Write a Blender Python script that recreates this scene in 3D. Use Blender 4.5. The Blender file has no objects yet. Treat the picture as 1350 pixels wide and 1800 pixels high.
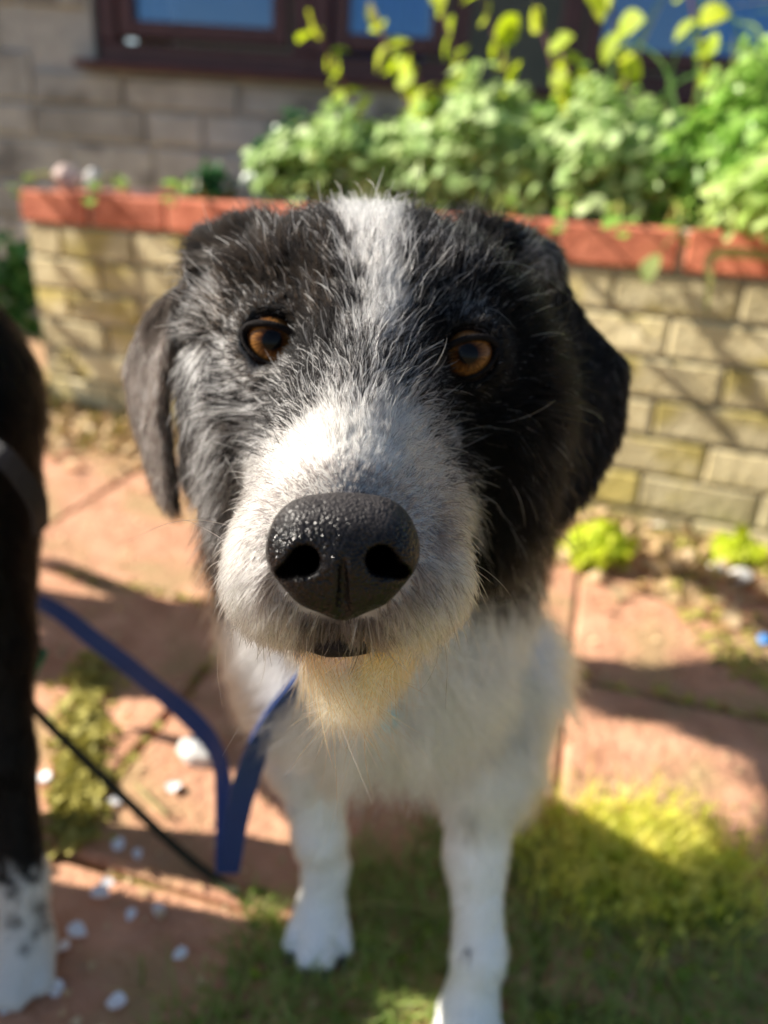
import bpy, math, random
import numpy as np
from mathutils import Matrix, Vector
from mathutils.kdtree import KDTree
rad = math.radians
rng = np.random.default_rng(7); random.seed(7)
scn = bpy.context.scene
COL = scn.collection

# ------------------------------------------------------------------ camera
CAM_H, PITCH, ROLL, FPX = 0.60, rad(24), rad(4), 1352.0
Fv = np.array([0, math.cos(PITCH), -math.sin(PITCH)])
u0 = np.array([0, math.sin(PITCH), math.cos(PITCH)]); r0 = np.array([1., 0, 0])
Uv = u0*math.cos(ROLL) - r0*math.sin(ROLL)
Rv = r0*math.cos(ROLL) + u0*math.sin(ROLL)
Cv = np.array([0, 0, CAM_H])
cam = bpy.data.cameras.new('camera'); camo = bpy.data.objects.new('camera', cam); COL.objects.link(camo)
camo.matrix_world = Matrix(((Rv[0], Uv[0], -Fv[0], Cv[0]), (Rv[1], Uv[1], -Fv[1], Cv[1]), (Rv[2], Uv[2], -Fv[2], Cv[2]), (0, 0, 0, 1)))
cam.sensor_fit = 'HORIZONTAL'; cam.sensor_width = 36; cam.lens = 36*FPX/1350
cam.clip_start = 0.01; cam.clip_end = 500
cam.dof.use_dof = True; cam.dof.focus_distance = 0.228; cam.dof.aperture_fstop = 8; cam.dof.aperture_blades = 0
scn.camera = camo

# ------------------------------------------------------------------ sky, sun, exposure
SUN_AZ, SUN_EL = rad(-8), rad(35)          # direction the shadows run (from +x), height of the sun
world = bpy.data.worlds.new('World'); scn.world = world; world.use_nodes = True
wn = world.node_tree.nodes; wl = world.node_tree.links
sky = wn.new('ShaderNodeTexSky'); sky.sky_type = 'NISHITA'; sky.sun_disc = False
sky.sun_elevation = SUN_EL
sx, sy = -math.cos(SUN_AZ), -math.sin(SUN_AZ)
sky.sun_rotation = math.atan2(sx, sy) % (2*math.pi)
wl.new(sky.outputs[0], wn['Background'].inputs[0]); wn['Background'].inputs[1].default_value = 0.06
sun = bpy.data.lights.new('sun', 'SUN'); sun.energy = 4.6; sun.angle = rad(0.5); sun.color = (1, .93, .82)
suno = bpy.data.objects.new('sun', sun); COL.objects.link(suno)
LD = Vector((math.cos(SUN_AZ)*math.cos(SUN_EL), math.sin(SUN_AZ)*math.cos(SUN_EL), -math.sin(SUN_EL)))
suno.rotation_euler = LD.to_track_quat('-Z', 'Y').to_euler(); suno.location = (-3, 0, 4)
scn.view_settings.view_transform = 'Standard'; scn.view_settings.look = 'None'
scn.view_settings.exposure = 1.35; scn.view_settings.gamma = 1
scn.view_settings.use_curve_mapping = False
scn.cycles.max_bounces = 10; scn.cycles.transparent_max_bounces = 12
scn.cycles.diffuse_bounces = 4; scn.cycles.glossy_bounces = 5; scn.cycles.transmission_bounces = 8
scn.cycles.sample_clamp_indirect = 6

# ------------------------------------------------------------------ helpers
def at(x, y, t):                                   # point seen at photo pixel (x, y) at depth t
    return Cv + t*(Fv + Rv*(x-675)/FPX - Uv*(y-900)/FPX)
def ground_at(x, y, z=0.):
    d = Fv + Rv*(x-675)/FPX - Uv*(y-900)/FPX
    return Cv + d*((z-Cv[2])/d[2])
def pix(P):
    d = P - Cv; w = d@Fv
    return 675+FPX*(d@Rv)/w, 900-FPX*(d@Uv)/w, w
def nrm(v): return v/np.maximum(np.linalg.norm(v, axis=-1, keepdims=True), 1e-9)
def sstep(a, b, x):
    t = np.clip((x-a)/(b-a), 0, 1); return t*t*(3-2*t)

def mat(name, color=(.5, .5, .5), rough=.7, spec=.3, **kw):
    m = bpy.data.materials.new(name); m.use_nodes = True
    b = m.node_tree.nodes['Principled BSDF']
    b.inputs['Base Color'].default_value = (*color, 1); b.inputs['Roughness'].default_value = rough
    b.inputs['Specular IOR Level'].default_value = spec
    for k, v in kw.items(): b.inputs[k].default_value = v
    return m
def noisy(m, c1, c2, scale=20, detail=6, bump=0., bscale=None, lo=.35, hi=.65, vary=0., coord='Object', c3=None, c3scale=3, c3lo=.5, c3hi=.6):
    nt = m.node_tree; N = nt.nodes; L = nt.links; b = N['Principled BSDF']
    tc = N.new('ShaderNodeTexCoord'); src = tc.outputs[coord]
    oi = N.new('ShaderNodeObjectInfo')
    add = N.new('ShaderNodeVectorMath'); add.operation = 'ADD'
    mul = N.new('ShaderNodeVectorMath'); mul.operation = 'SCALE'; mul.inputs['Scale'].default_value = 13.7
    cmb = N.new('ShaderNodeCombineXYZ')
    for i in range(3): L.new(oi.outputs['Random'], cmb.inputs[i])
    L.new(cmb.outputs[0], mul.inputs[0]); L.new(src, add.inputs[0]); L.new(mul.outputs[0], add.inputs[1])
    n = N.new('ShaderNodeTexNoise'); n.inputs['Scale'].default_value = scale; n.inputs['Detail'].default_value = detail
    n.inputs['Roughness'].default_value = .65
    L.new(add.outputs[0], n.inputs['Vector'])
    r = N.new('ShaderNodeValToRGB'); r.color_ramp.elements[0].position = lo; r.color_ramp.elements[1].position = hi
    r.color_ramp.elements[0].color = (*c1, 1); r.color_ramp.elements[1].color = (*c2, 1)
    L.new(n.outputs['Fac'], r.inputs['Fac']); out = r.outputs['Color']
    if c3:
        n3 = N.new('ShaderNodeTexNoise'); n3.inputs['Scale'].default_value = c3scale; n3.inputs['Detail'].default_value = 5
        L.new(add.outputs[0], n3.inputs['Vector'])
        r3 = N.new('ShaderNodeMapRange'); r3.inputs['From Min'].default_value = c3lo; r3.inputs['From Max'].default_value = c3hi
        L.new(n3.outputs['Fac'], r3.inputs['Value'])
        mx = N.new('ShaderNodeMix'); mx.data_type = 'RGBA'; L.new(r3.outputs[0], mx.inputs['Factor'])
        L.new(out, mx.inputs['A']); mx.inputs['B'].default_value = (*c3, 1); out = mx.outputs['Result']
    if vary:
        hs = N.new('ShaderNodeHueSaturation')
        mr = N.new('ShaderNodeMapRange'); mr.inputs['To Min'].default_value = 1-vary; mr.inputs['To Max'].default_value = 1+vary
        L.new(oi.outputs['Random'], mr.inputs['Value']); L.new(mr.outputs[0], hs.inputs['Value'])
        L.new(out, hs.inputs['Color']); out = hs.outputs['Color']
    L.new(out, b.inputs['Base Color'])
    if bump:
        n2 = N.new('ShaderNodeTexNoise'); n2.inputs['Scale'].default_value = bscale or scale*2; n2.inputs['Detail'].default_value = 8
        L.new(add.outputs[0], n2.inputs['Vector'])
        bp = N.new('ShaderNodeBump'); bp.inputs['Strength'].default_value = bump; bp.inputs['Distance'].default_value = .01
        L.new(n2.outputs['Fac'], bp.inputs['Height']); L.new(bp.outputs[0], b.inputs['Normal'])
    return m
def tag(o, label=None, cat=None, group=None, kind=None):
    if label: o['label'] = label
    if cat: o['category'] = cat
    if group: o['group'] = group
    if kind: o['kind'] = kind
    return o
def empty(name, loc=(0, 0, 0), label=None, cat=None, group=None):
    o = bpy.data.objects.new(name, None); COL.objects.link(o); o.location = loc; o.empty_display_size = .05
    return tag(o, label, cat, group)
def mesh(name, verts, faces, smooth=False):
    me = bpy.data.meshes.new(name)
    me.from_pydata([tuple(v) for v in verts], [], [tuple(f) for f in faces])
    if smooth: me.shade_smooth()
    return me
def fast_mesh(name, V, Fq, smooth=True):            # numpy arrays, faces all of one size
    me = bpy.data.meshes.new(name); k = Fq.shape[1]
    me.vertices.add(len(V)); me.vertices.foreach_set('co', np.ascontiguousarray(V, dtype=np.float32).ravel())
    me.loops.add(Fq.size); me.loops.foreach_set('vertex_index', np.ascontiguousarray(Fq, dtype=np.int32).ravel())
    me.polygons.add(len(Fq)); me.polygons.foreach_set('loop_start', np.arange(0, Fq.size, k, dtype=np.int32))
    me.update(calc_edges=True); me.validate()
    if smooth: me.shade_smooth()
    return me
def obj(name, me, m=None, parent=None, loc=None, rot=None):
    o = bpy.data.objects.new(name, me); COL.objects.link(o)
    if m is not None and not me.materials: me.materials.append(m)
    if m is not None and me.materials[0] != m: o.material_slots[0].link = 'OBJECT'; o.material_slots[0].material = m
    if parent is not None: o.parent = parent
    if loc is not None: o.location = loc
    if rot is not None: o.rotation_euler = rot
    return o
def box_data(x0, x1, y0, y1, z0, z1, b=0.):
    if b <= 0:
        V = [(x, y, z) for z in (z0, z1) for y in (y0, y1) for x in (x0, x1)]
        return V, [(0, 2, 3, 1), (4, 5, 7, 6), (0, 1, 5, 4), (2, 6, 7, 3), (0, 4, 6, 2), (1, 3, 7, 5)]
    V = []; Fc = []                                    # box with chamfered edges: 24 verts
    cs = [(x, y, z) for z in (0, 1) for y in (0, 1) for x in (0, 1)]
    X = (x0, x1); Y = (y0, y1); Z = (z0, z1); idx = {}
    for c in cs:
        P = [X[c[0]], Y[c[1]], Z[c[2]]]; s = [b if q == 0 else -b for q in c]
        for a in range(3):
            q = [P[i]+(s[i] if i != a else 0) for i in range(3)]; idx[c, a] = len(V); V.append(tuple(q))
    for a in range(3):
        o1, o2 = [i for i in range(3) if i != a]
        for v in (0, 1):
            ring = []
            for p, q in ((0, 0), (1, 0), (1, 1), (0, 1)):
                c = [0, 0, 0]; c[a] = v; c[o1] = p; c[o2] = q; ring.append(idx[tuple(c), a])
            Fc.append(ring)
    for a in range(3):
        o1, o2 = [i for i in range(3) if i != a]
        for p in (0, 1):
            for q in (0, 1):
                c = [0, 0, 0]; c[o1] = p; c[o2] = q; d = list(c); d[a] = 1
                Fc.append([idx[tuple(c), o1], idx[tuple(d), o1], idx[tuple(d), o2], idx[tuple(c), o2]])
    for c in cs: Fc.append([idx[c, 0], idx[c, 1], idx[c, 2]])
    return V, Fc
def box_mesh(name, *a, b=0.):
    V, Fc = box_data(*a, b=b); me = mesh(name, V, Fc)
    import bmesh
    bm = bmesh.new(); bm.from_mesh(me); bmesh.ops.recalc_face_normals(bm, faces=bm.faces); bm.to_mesh(me); bm.free()
    return me
def tube_mesh(name, pts, radii, n=6):
    pts = np.array(pts, float); V = []; Fc = []
    T = nrm(np.gradient(pts, axis=0)); a = np.array([0, 0, 1.]) if abs(T[0][2]) < .9 else np.array([1., 0, 0])
    for i, p in enumerate(pts):
        s = nrm(np.cross(T[i], a)); c = np.cross(s, T[i]); a = c
        for k in range(n):
            th = 2*math.pi*k/n; V.append(p + radii[i]*(s*math.cos(th)+c*math.sin(th)))
    for i in range(len(pts)-1):
        for k in range(n): Fc.append((i*n+k, i*n+(k+1) % n, (i+1)*n+(k+1) % n, (i+1)*n+k))
    Fc.append(tuple(range(n))[::-1]); Fc.append(tuple(range((len(pts)-1)*n, len(pts)*n)))
    return mesh(name, V, Fc, True)
def spline(P, n):                                    # Catmull-Rom through P
    P = np.array(P, float); Q = np.vstack([2*P[0]-P[1], P, 2*P[-1]-P[-2]]); out = []
    for u in np.linspace(0, len(P)-1-1e-6, n):
        i = int(u); f = u-i; a, b, c, d = Q[i:i+4]
        out.append(.5*((2*b)+(c-a)*f+(2*a-5*b+4*c-d)*f*f+(3*b-a-3*c+d)*f**3))
    return np.array(out)

# signed distance tools (numpy) and a surface-net mesher for the animals
def smin(a, b, k):
    h = np.clip(.5+.5*(b-a)/k, 0, 1); return b+(a-b)*h-k*h*(1-h)
def rcone(P, a, b, ra, rb):
    a = np.asarray(a, np.float32); b = np.asarray(b, np.float32)
    ba = b-a; t = np.clip(((P-a)@ba)/max(float(ba@ba), 1e-12), 0, 1)
    return np.linalg.norm(P-a-t[..., None]*ba, axis=-1)-(ra+(rb-ra)*t)
def sph(P, a, r): return np.linalg.norm(P-np.asarray(a, np.float32), axis=-1)-r
def tri(P, a, b, c, r):
    a, b, c = [np.asarray(q, np.float32) for q in (a, b, c)]
    ba, cb, ac = b-a, c-b, a-c; n = np.cross(ba, ac)
    pa, pb, pc = P-a, P-b, P-c
    ins = (np.sign(pa@np.cross(ba, n))+np.sign(pb@np.cross(cb, n))+np.sign(pc@np.cross(ac, n))) < 2.0
    def e(v, p):
        t = np.clip((p@v)/(v@v), 0, 1); q = v*t[..., None]-p; return (q*q).sum(-1)
    d1 = np.minimum(np.minimum(e(ba, pa), e(cb, pb)), e(ac, pc)); d2 = (pa@n)**2/(n@n)
    return np.sqrt(np.where(ins, d1, d2))-r
def surface_net(f, org, h):
    nx, ny, nz = f.shape; s = f < 0
    def c8(A): return [A[i:nx-1+i, j:ny-1+j, k:nz-1+k] for i in (0, 1) for j in (0, 1) for k in (0, 1)]
    S = c8(s); cnt = sum(x.astype(np.int8) for x in S); act = (cnt > 0) & (cnt < 8)
    I = np.argwhere(act); idx = -np.ones(act.shape, np.int32); idx[act] = np.arange(len(I))
    cor = [(i, j, k) for i in (0, 1) for j in (0, 1) for k in (0, 1)]
    vals = np.stack([f[I[:, 0]+c[0], I[:, 1]+c[1], I[:, 2]+c[2]] for c in cor], 1)
    acc = np.zeros((len(I), 3)); n = np.zeros(len(I))
    for a in range(8):
        for b in range(a+1, 8):
            if sum(abs(cor[a][q]-cor[b][q]) for q in range(3)) != 1: continue
            va, vb = vals[:, a], vals[:, b]; m = (va < 0) != (vb < 0)
            t = np.where(m, va/np.where(m, va-vb, 1), 0)
            acc += np.where(m[:, None], np.array(cor[a])+(np.array(cor[b])-np.array(cor[a]))*t[:, None], 0); n += m
    V = (I+acc/n[:, None])*h+org; F = []
    for ax in range(3):
        sl0 = [slice(1, -1)]*3; sl1 = [slice(1, -1)]*3
        sl0[ax] = slice(0, -1); sl1[ax] = slice(1, None)
        A = s[tuple(sl0)]; B = s[tuple(sl1)]; E = np.argwhere(A != B)
        up = A[tuple(E.T)]; off = np.ones(3, int); off[ax] = 0; E = E+off
        o1, o2 = [(1, 2), (2, 0), (0, 1)][ax]; q = []
        for da, db in ((-1, -1), (0, -1), (0, 0), (-1, 0)):
            G = E.copy(); G[:, o1] += da; G[:, o2] += db; q.append(idx[tuple(G.T)])
        Q = np.stack(q, 1); Q[~up] = Q[~up][:, ::-1]; F.append(Q)
    return V, np.vstack(F)
def grid(lo, hi, h):
    n = [int((hi[i]-lo[i])/h)+1 for i in range(3)]
    ax = [lo[i]+h*np.arange(n[i]) for i in range(3)]
    return np.stack(np.meshgrid(*ax, indexing='ij'), -1).astype(np.float32)
def sample_grid(f, org, h, P):
    q = (P-org)/h; i = np.clip(np.floor(q).astype(int), 0, np.array(f.shape)-2); w = np.clip(q-i, 0, 1); out = 0
    for a in (0, 1):
        for b in (0, 1):
            for c in (0, 1):
                ww = (w[:, 0] if a else 1-w[:, 0])*(w[:, 1] if b else 1-w[:, 1])*(w[:, 2] if c else 1-w[:, 2])
                out = out+ww*f[i[:, 0]+a, i[:, 1]+b, i[:, 2]+c]
    return out
def grad_grid(f, org, h, P):
    e = h*.8; g = np.stack([sample_grid(f, org, h, P+np.eye(3)[a]*e)-sample_grid(f, org, h, P-np.eye(3)[a]*e) for a in range(3)], 1)
    return nrm(g)
_ph = rng.uniform(0, 6.28, (3, 6, 3)); _fr = nrm(rng.normal(size=(3, 6, 3)))
def vnoise(P, wl):                                   # smooth pseudo-random vector field, wavelength wl (m)
    k = 2*math.pi/wl; out = np.zeros((len(P), 3))
    for a in range(3):
        for j in range(6):
            out[:, a] += np.sin((P@_fr[a, j])*k*(.6+.17*j)+_ph[a, j, 0])
    return out/2.2
def surf_points(V, F, n, weight):
    c = V[F].mean(1); A = np.linalg.norm(np.cross(V[F[:, 2]]-V[F[:, 0]], V[F[:, 3]]-V[F[:, 1]]), axis=1)*.5
    w = A*weight(c); k = rng.choice(len(F), n, p=w/w.sum()); q = F[k]; u = rng.random((n, 1)); v = rng.random((n, 1))
    return V[q[:, 0]]*(1-u)*(1-v)+V[q[:, 1]]*u*(1-v)+V[q[:, 2]]*u*v+V[q[:, 3]]*(1-u)*v
def hair_object(name, pts, radius, colors, m, parent):   # pts (n,k,3), radius (n,k), colors (n,k,3)
    n, k, _ = pts.shape; hc = bpy.data.hair_curves.new(name); hc.add_curves([k]*n)
    hc.attributes['position'].data.foreach_set('vector', np.ascontiguousarray(pts, dtype=np.float32).ravel())
    ra = hc.attributes.get('radius') or hc.attributes.new('radius', 'FLOAT', 'POINT')
    ra.data.foreach_set('value', np.ascontiguousarray(radius, dtype=np.float32).ravel())
    ca = hc.attributes.new('tint', 'FLOAT_COLOR', 'POINT')
    c4 = np.ones((n, k, 4), np.float32); c4[..., :3] = colors
    ca.data.foreach_set('color', c4.ravel())
    hc.materials.append(m); o = bpy.data.objects.new(name, hc); COL.objects.link(o)
    if parent is not None: o.parent = parent
    return o
def make_strands(roots, N, D, L, lift, droop, curl, k=7, clump=.5, nclump=4000, wn=.012, mess=1.):
    n = len(roots); T = nrm(D-(D*N).sum(1, keepdims=True)*N)
    T = nrm(T+mess*(.30*vnoise(roots, wn)+.22*vnoise(roots, wn*.31))+.16*rng.normal(size=(n, 3)))
    T = nrm(T-(T*N).sum(1, keepdims=True)*N)
    lf = lift*(1+.35*rng.normal(size=n)); s = np.linspace(0, 1, k)[None, :, None]
    d0 = T*np.cos(lf)[:, None]+N*np.sin(lf)[:, None]
    g = np.array([0, 0, -1.])
    L = L[:, None, None]
    cv = nrm(np.cross(T, N))[:, None, :]*(rng.normal(size=(n, 1, 1))*curl)
    P = roots[:, None, :]+L*(s*d0[:, None, :]+s*s*(g*droop[:, None, None]-N[:, None, :]*.25*np.sin(lf)[:, None, None]+cv)
                             + (s**3)*rng.normal(size=(n, 1, 3))*curl*.5)
    if clump > 0:
        gi = rng.choice(n, min(nclump, n), replace=False); kd = KDTree(len(gi))
        for i, q in enumerate(gi): kd.insert(roots[q], i)
        kd.balance(); near = np.array([kd.find(r)[1] for r in roots]); G = P[gi[near]]
        amt = clump*rng.uniform(.5, 1, (n, 1, 1))*s**1.3
        Gd = G-G[:, :1]; sc = (L/np.linalg.norm(G[:, -1:]-G[:, :1], axis=-1, keepdims=True).clip(1e-4))
        P = P+amt*((G[:, :1]+Gd*np.clip(sc, .4, 1.6))-P)*.8
    return P

# ------------------------------------------------------------------ materials
def hair_mat(name, rough=.5, coat=0.):
    m = bpy.data.materials.new(name); m.use_nodes = True; N = m.node_tree.nodes; L = m.node_tree.links
    N.remove(N['Principled BSDF']); h = N.new('ShaderNodeBsdfHairPrincipled'); h.model = 'CHIANG'; h.parametrization = 'COLOR'
    h.inputs['Roughness'].default_value = rough; h.inputs['Radial Roughness'].default_value = .4
    h.inputs['Random Roughness'].default_value = .2; h.inputs['IOR'].default_value = 1.30; h.inputs['Coat'].default_value = coat
    a = N.new('ShaderNodeAttribute'); a.attribute_name = 'tint'
    mr = N.new('ShaderNodeMapRange'); mr.inputs['From Min'].default_value = .006; mr.inputs['From Max'].default_value = .08; mr.inputs['To Min'].default_value = 1.13; mr.inputs['To Max'].default_value = 1.36
    L.new(a.outputs['Fac'], mr.inputs['Value']); L.new(mr.outputs[0], h.inputs['IOR'])
    L.new(a.outputs['Color'], h.inputs['Color']); L.new(h.outputs[0], N['Material Output'].inputs['Surface'])
    return m
def skin_mat(name):
    m = mat(name, rough=.75, spec=.2); N = m.node_tree.nodes
    a = N.new('ShaderNodeAttribute'); a.attribute_name = 'tint'
    m.node_tree.links.new(a.outputs['Color'], N['Principled BSDF'].inputs['Base Color']); return m
M_hair = hair_mat('dog_fur'); M_skin = skin_mat('dog_skin')
def leaf_mat(name, c1, c2, trans=.45, gloss=.35):
    m = bpy.data.materials.new(name); m.use_nodes = True; N = m.node_tree.nodes; L = m.node_tree.links
    b = N['Principled BSDF']; b.inputs['Roughness'].default_value = gloss; b.inputs['Specular IOR Level'].default_value = .45
    tc = N.new('ShaderNodeTexCoord'); n = N.new('ShaderNodeTexNoise'); n.inputs['Scale'].default_value = 38; n.inputs['Detail'].default_value = 3
    oi = N.new('ShaderNodeObjectInfo'); ad = N.new('ShaderNodeMath'); ad.operation = 'ADD'
    sc = N.new('ShaderNodeMath'); sc.operation = 'MULTIPLY_ADD'; sc.inputs[1].default_value = .3; sc.inputs[2].default_value = -.15
    L.new(oi.outputs['Random'], sc.inputs[0]); L.new(tc.outputs['Object'], n.inputs['Vector'])
    L.new(n.outputs['Fac'], ad.inputs[0]); L.new(sc.outputs[0], ad.inputs[1])
    r = N.new('ShaderNodeValToRGB'); r.color_ramp.elements[0].color = (*c1, 1); r.color_ramp.elements[1].color = (*c2, 1)
    r.color_ramp.elements[0].position = .33; r.color_ramp.elements[1].position = .67
    L.new(ad.outputs[0], r.inputs['Fac']); L.new(r.outputs[0], b.inputs['Base Color'])
    t = N.new('ShaderNodeBsdfTranslucent'); L.new(r.outputs[0], t.inputs['Color'])
    mx = N.new('ShaderNodeMixShader'); mx.inputs[0].default_value = trans
    L.new(b.outputs[0], mx.inputs[1]); L.new(t.outputs[0], mx.inputs[2]); L.new(mx.outputs[0], N['Material Output'].inputs['Surface'])
    return m
M_brick = noisy(mat('buff_brick', rough=.9), (.48, .40, .22), (.68, .59, .36), 14, 8, .5, 60, vary=.22, c3=(.44, .36, .12), c3scale=6)
M_red = noisy(mat('red_brick', rough=.85), (.42, .12, .065), (.62, .21, .12), 18, 8, .35, 70, vary=.12)
M_mortar = noisy(mat('mortar', rough=.95), (.34, .30, .21), (.46, .41, .30), 30, 8, .6, 120)
M_stone = noisy(mat('grey_stone', rough=.9), (.28, .275, .26), (.44, .43, .41), 7, 9, .6, 40, vary=.2, c3=(.17, .165, .16), c3scale=4)
M_stonemortar = noisy(mat('stone_mortar', rough=.95), (.31, .305, .295), (.41, .40, .385), 30, 8, .4, 90)
M_slab = noisy(mat('red_slab', rough=.92), (.36, .175, .10), (.62, .34, .215), 17, 14, .7, 90, lo=.28, hi=.68, vary=.10, c3=(.38, .25, .13), c3scale=8, c3lo=.48, c3hi=.62)
M_soil = noisy(mat('soil', rough=1), (.055, .04, .025), (.16, .11, .065), 40, 9, .8, 90)
M_dirt = noisy(mat('dirt', rough=1), (.24, .165, .095), (.40, .28, .17), 25, 9, .8, 80, c3=(.20, .19, .05), c3scale=6)
M_frame = noisy(mat('window_frame_plastic', rough=.4, spec=.4), (.055, .018, .022), (.075, .026, .03), 10, 3)

# ------------------------------------------------------------------ ground
G = mesh('ground', [(-60, -60, -.03), (60, -60, -.03), (60, 60, -.03), (-60, 60, -.03)], [(0, 1, 2, 3)])
tag(obj('ground', G, M_dirt), kind='structure')
WA = np.array([-.875, 1.90]); WD = np.array([.93, -.3676]); WN = np.array([-.3676, -.93])   # planter wall: corner, run, outward normal
paving = bpy.data.objects.new('paving', box_mesh('paving', -2.2, 2.2, -1.2, 2.6, -.028, -.012)); COL.objects.link(paving)
paving.data.materials.append(noisy(mat('joint_sand', rough=1), (.34, .20, .11), (.50, .32, .18), 60, 8, .6, 140, c3=(.22, .20, .05), c3scale=7))
tag(paving, kind='structure')
slabs = [box_mesh('slab', -.2222, .2222, -.2222, .2222, -.02, 0, b=.005) for _ in range(3)]
for me in slabs:
    for v in me.vertices: v.co += Vector((random.uniform(-.002, .002), random.uniform(-.002, .002), random.uniform(-.0015, .0015)))
ca, sa = math.cos(rad(-14)), math.sin(rad(-14))
for i in range(-5, 5):
    for j in range(-5, 6):
        lx, ly = i*.45+.225, j*.45+.225+(.0 if i % 2 else .0)
        x, y = -.285+lx*ca-ly*sa, .52+lx*sa+ly*ca
        if (np.array([x, y])-WA)@WN < .28: continue
        if .0 < x < 1.2 and -1.2 < y < .42: continue             # grass patch
        if abs(x) > 2 or y < -1.1: continue
        obj('slab', random.choice(slabs), M_slab, paving, (x, y, random.uniform(-.002, .001)), (random.uniform(-.006, .006), random.uniform(-.006, .006), rad(-14)+random.choice((0, math.pi/2, math.pi))))

# ------------------------------------------------------------------ planter wall (bricks one by one)
wall_ang = math.atan2(WD[1], WD[0])
planter = empty('planter_wall', (WA[0], WA[1], 0), 'low planter wall of buff bricks topped with a row of red bricks', 'wall'); planter.rotation_euler = (0, rad(-1.5), wall_ang)
WH = .505; CH = WH/7
def brick_variants(name, l, d, h, b, amp):
    out = []
    for _ in range(4):
        me = box_mesh(name, 0, l, 0, d, 0, h, b=b)
        for v in me.vertices: v.co += Vector((random.uniform(-amp, amp), random.uniform(-amp, amp), random.uniform(-amp, amp)))
        out.append(me)
    return out
core = obj('mortar', box_mesh('mortar', .004, 2.6, .010, .10, -.09, WH-CH+.004), M_mortar, planter)
side_core = obj('mortar', box_mesh('mortar', .010, .10, .1005, .75, -.03, WH-CH+.004), M_mortar, planter)
BL = .2
full = brick_variants('brick', BL, .1, CH-.009, .004, .0022); half = brick_variants('brick', BL/2-.005, .1, CH-.009, .004, .002)
for c in range(-1, 6):
    z = c*CH+.003; x = -.001
    if c % 2: obj('brick', random.choice(half), M_brick, planter, (x, -.001, z)); x += BL/2+.004
    while x < 2.45:
        obj('brick', random.choice(full), M_brick, planter, (x, random.uniform(-.003, .001), z+random.uniform(-.001, .001))); x += BL+.009
    y = .112
    while y < .7:
        obj('brick', random.choice(full), M_brick, planter, (.099, y, z), (0, 0, math.pi/2)); y += BL+.009
capb = brick_variants('brick', BL, .112, CH-.006, .005, .0015)
x = -.008
while x < 2.45:
    obj('brick', random.choice(capb), M_red, planter, (x, -.010+random.uniform(-.002, .002), 6*CH+.003), (0, 0, random.uniform(-.008, .008))); x += BL+.010
obj('mortar', box_mesh('mortar', .0, 2.6, .0, .098, WH-CH+.006, WH-.006), M_mortar, planter)
y = .112
while y < .7:
    obj('brick', random.choice(capb), M_red, planter, (.104, y, 6*CH+.003), (0, 0, math.pi/2)); y += BL+.010
soil = obj('planter_soil', box_mesh('planter_soil', .11, 2.6, .112, .95, .0, .455), M_soil, None, (WA[0], WA[1], 0), (0, 0, wall_ang)); tag(soil, kind='structure')
def on_wall(s, d, z):                                 # s along the wall from its left corner, d behind the face
    p = WA+WD*s-WN*d; return np.array([p[0], p[1], z+s*.026])

# ------------------------------------------------------------------ house with windows
house = empty('stone_house', (0, 2.75, 0), 'grey stone house wall with purple-brown framed windows behind the planter', 'house'); house.rotation_euler.z = rad(-3)
def hbox(name, m, x0, x1, y0, y1, z0, z1, parent=None, b=0.): return obj(name, box_mesh(name, x0, x1, y0, y1, z0, z1, b=b), m, parent or house)
WZ0 = .885
wins = [(-1.02, -.335), (-.335, .16), (.44, 1.6)]
hbox('mortar', M_stonemortar, -3.2, 2.6, .012, .30, -.03, WZ0-.03); hbox('mortar', M_stonemortar, -3.2, -1.03, .012, .30, WZ0-.03, 2.6)
hbox('mortar', M_stonemortar, 1.61, 2.6, .012, .30, WZ0-.03, 2.6); hbox('mortar', M_stonemortar, -1.03, 1.61, .012, .30, 1.95, 2.6)
z = -.02; r = 0; cache = {}
while z < 1.75:
    hgt = (.135, .105, .15, .12)[r % 4]; x = -2.4-.1*(r % 3)
    while x < 2.2:
        l = (.30, .22, .38, .26, .19)[(r*3+int((x+3)*7)) % 5]; x1 = x+l
        ok = not (z+hgt > WZ0-.05 and x1 > -1.03 and x < 1.61)
        top = hgt
        if z < WZ0-.05 < z+hgt and x1 > -1.03 and x < 1.61: top = WZ0-.055-z; ok = top > .04
        if ok:
            key = (l, round(top, 3))
            if key not in cache: cache[key] = brick_variants('stone_block', l-.012, .05, top-.012, .007, .003)
            obj('stone_block', random.choice(cache[key]), M_stone, house, (x, random.uniform(-.006, .004), z))
        x = x1
    z += hgt; r += 1
M_glass = bpy.data.materials.new('window_glass'); M_glass.use_nodes = True
N = M_glass.node_tree.nodes; L = M_glass.node_tree.links
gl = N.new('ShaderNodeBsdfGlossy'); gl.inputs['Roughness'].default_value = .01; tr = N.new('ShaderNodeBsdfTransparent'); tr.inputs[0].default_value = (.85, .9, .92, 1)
gl.inputs['Color'].default_value = (.32, .58, 1, 1); fr = N.new('ShaderNodeFresnel'); fr.inputs['IOR'].default_value = 2.3  # blue of the reflected sky is put into the gloss colour
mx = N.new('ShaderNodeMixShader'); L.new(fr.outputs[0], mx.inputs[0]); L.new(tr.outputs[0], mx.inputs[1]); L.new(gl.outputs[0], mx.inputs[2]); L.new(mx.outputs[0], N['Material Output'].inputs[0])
M_curtain = noisy(mat('curtain_cloth', rough=.9), (.62, .64, .62), (.75, .77, .75), 8, 3)
M_skyrefl = noisy(mat('reflected_sky_blue', rough=.8), (.05, .22, .70), (.08, .30, .80), 6, 2)  # sky's reflection painted as blue cloth on sheets added behind the panes
M_room = noisy(mat('room_plaster', rough=.9), (.10, .12, .11), (.16, .17, .15), 3, 2)
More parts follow.
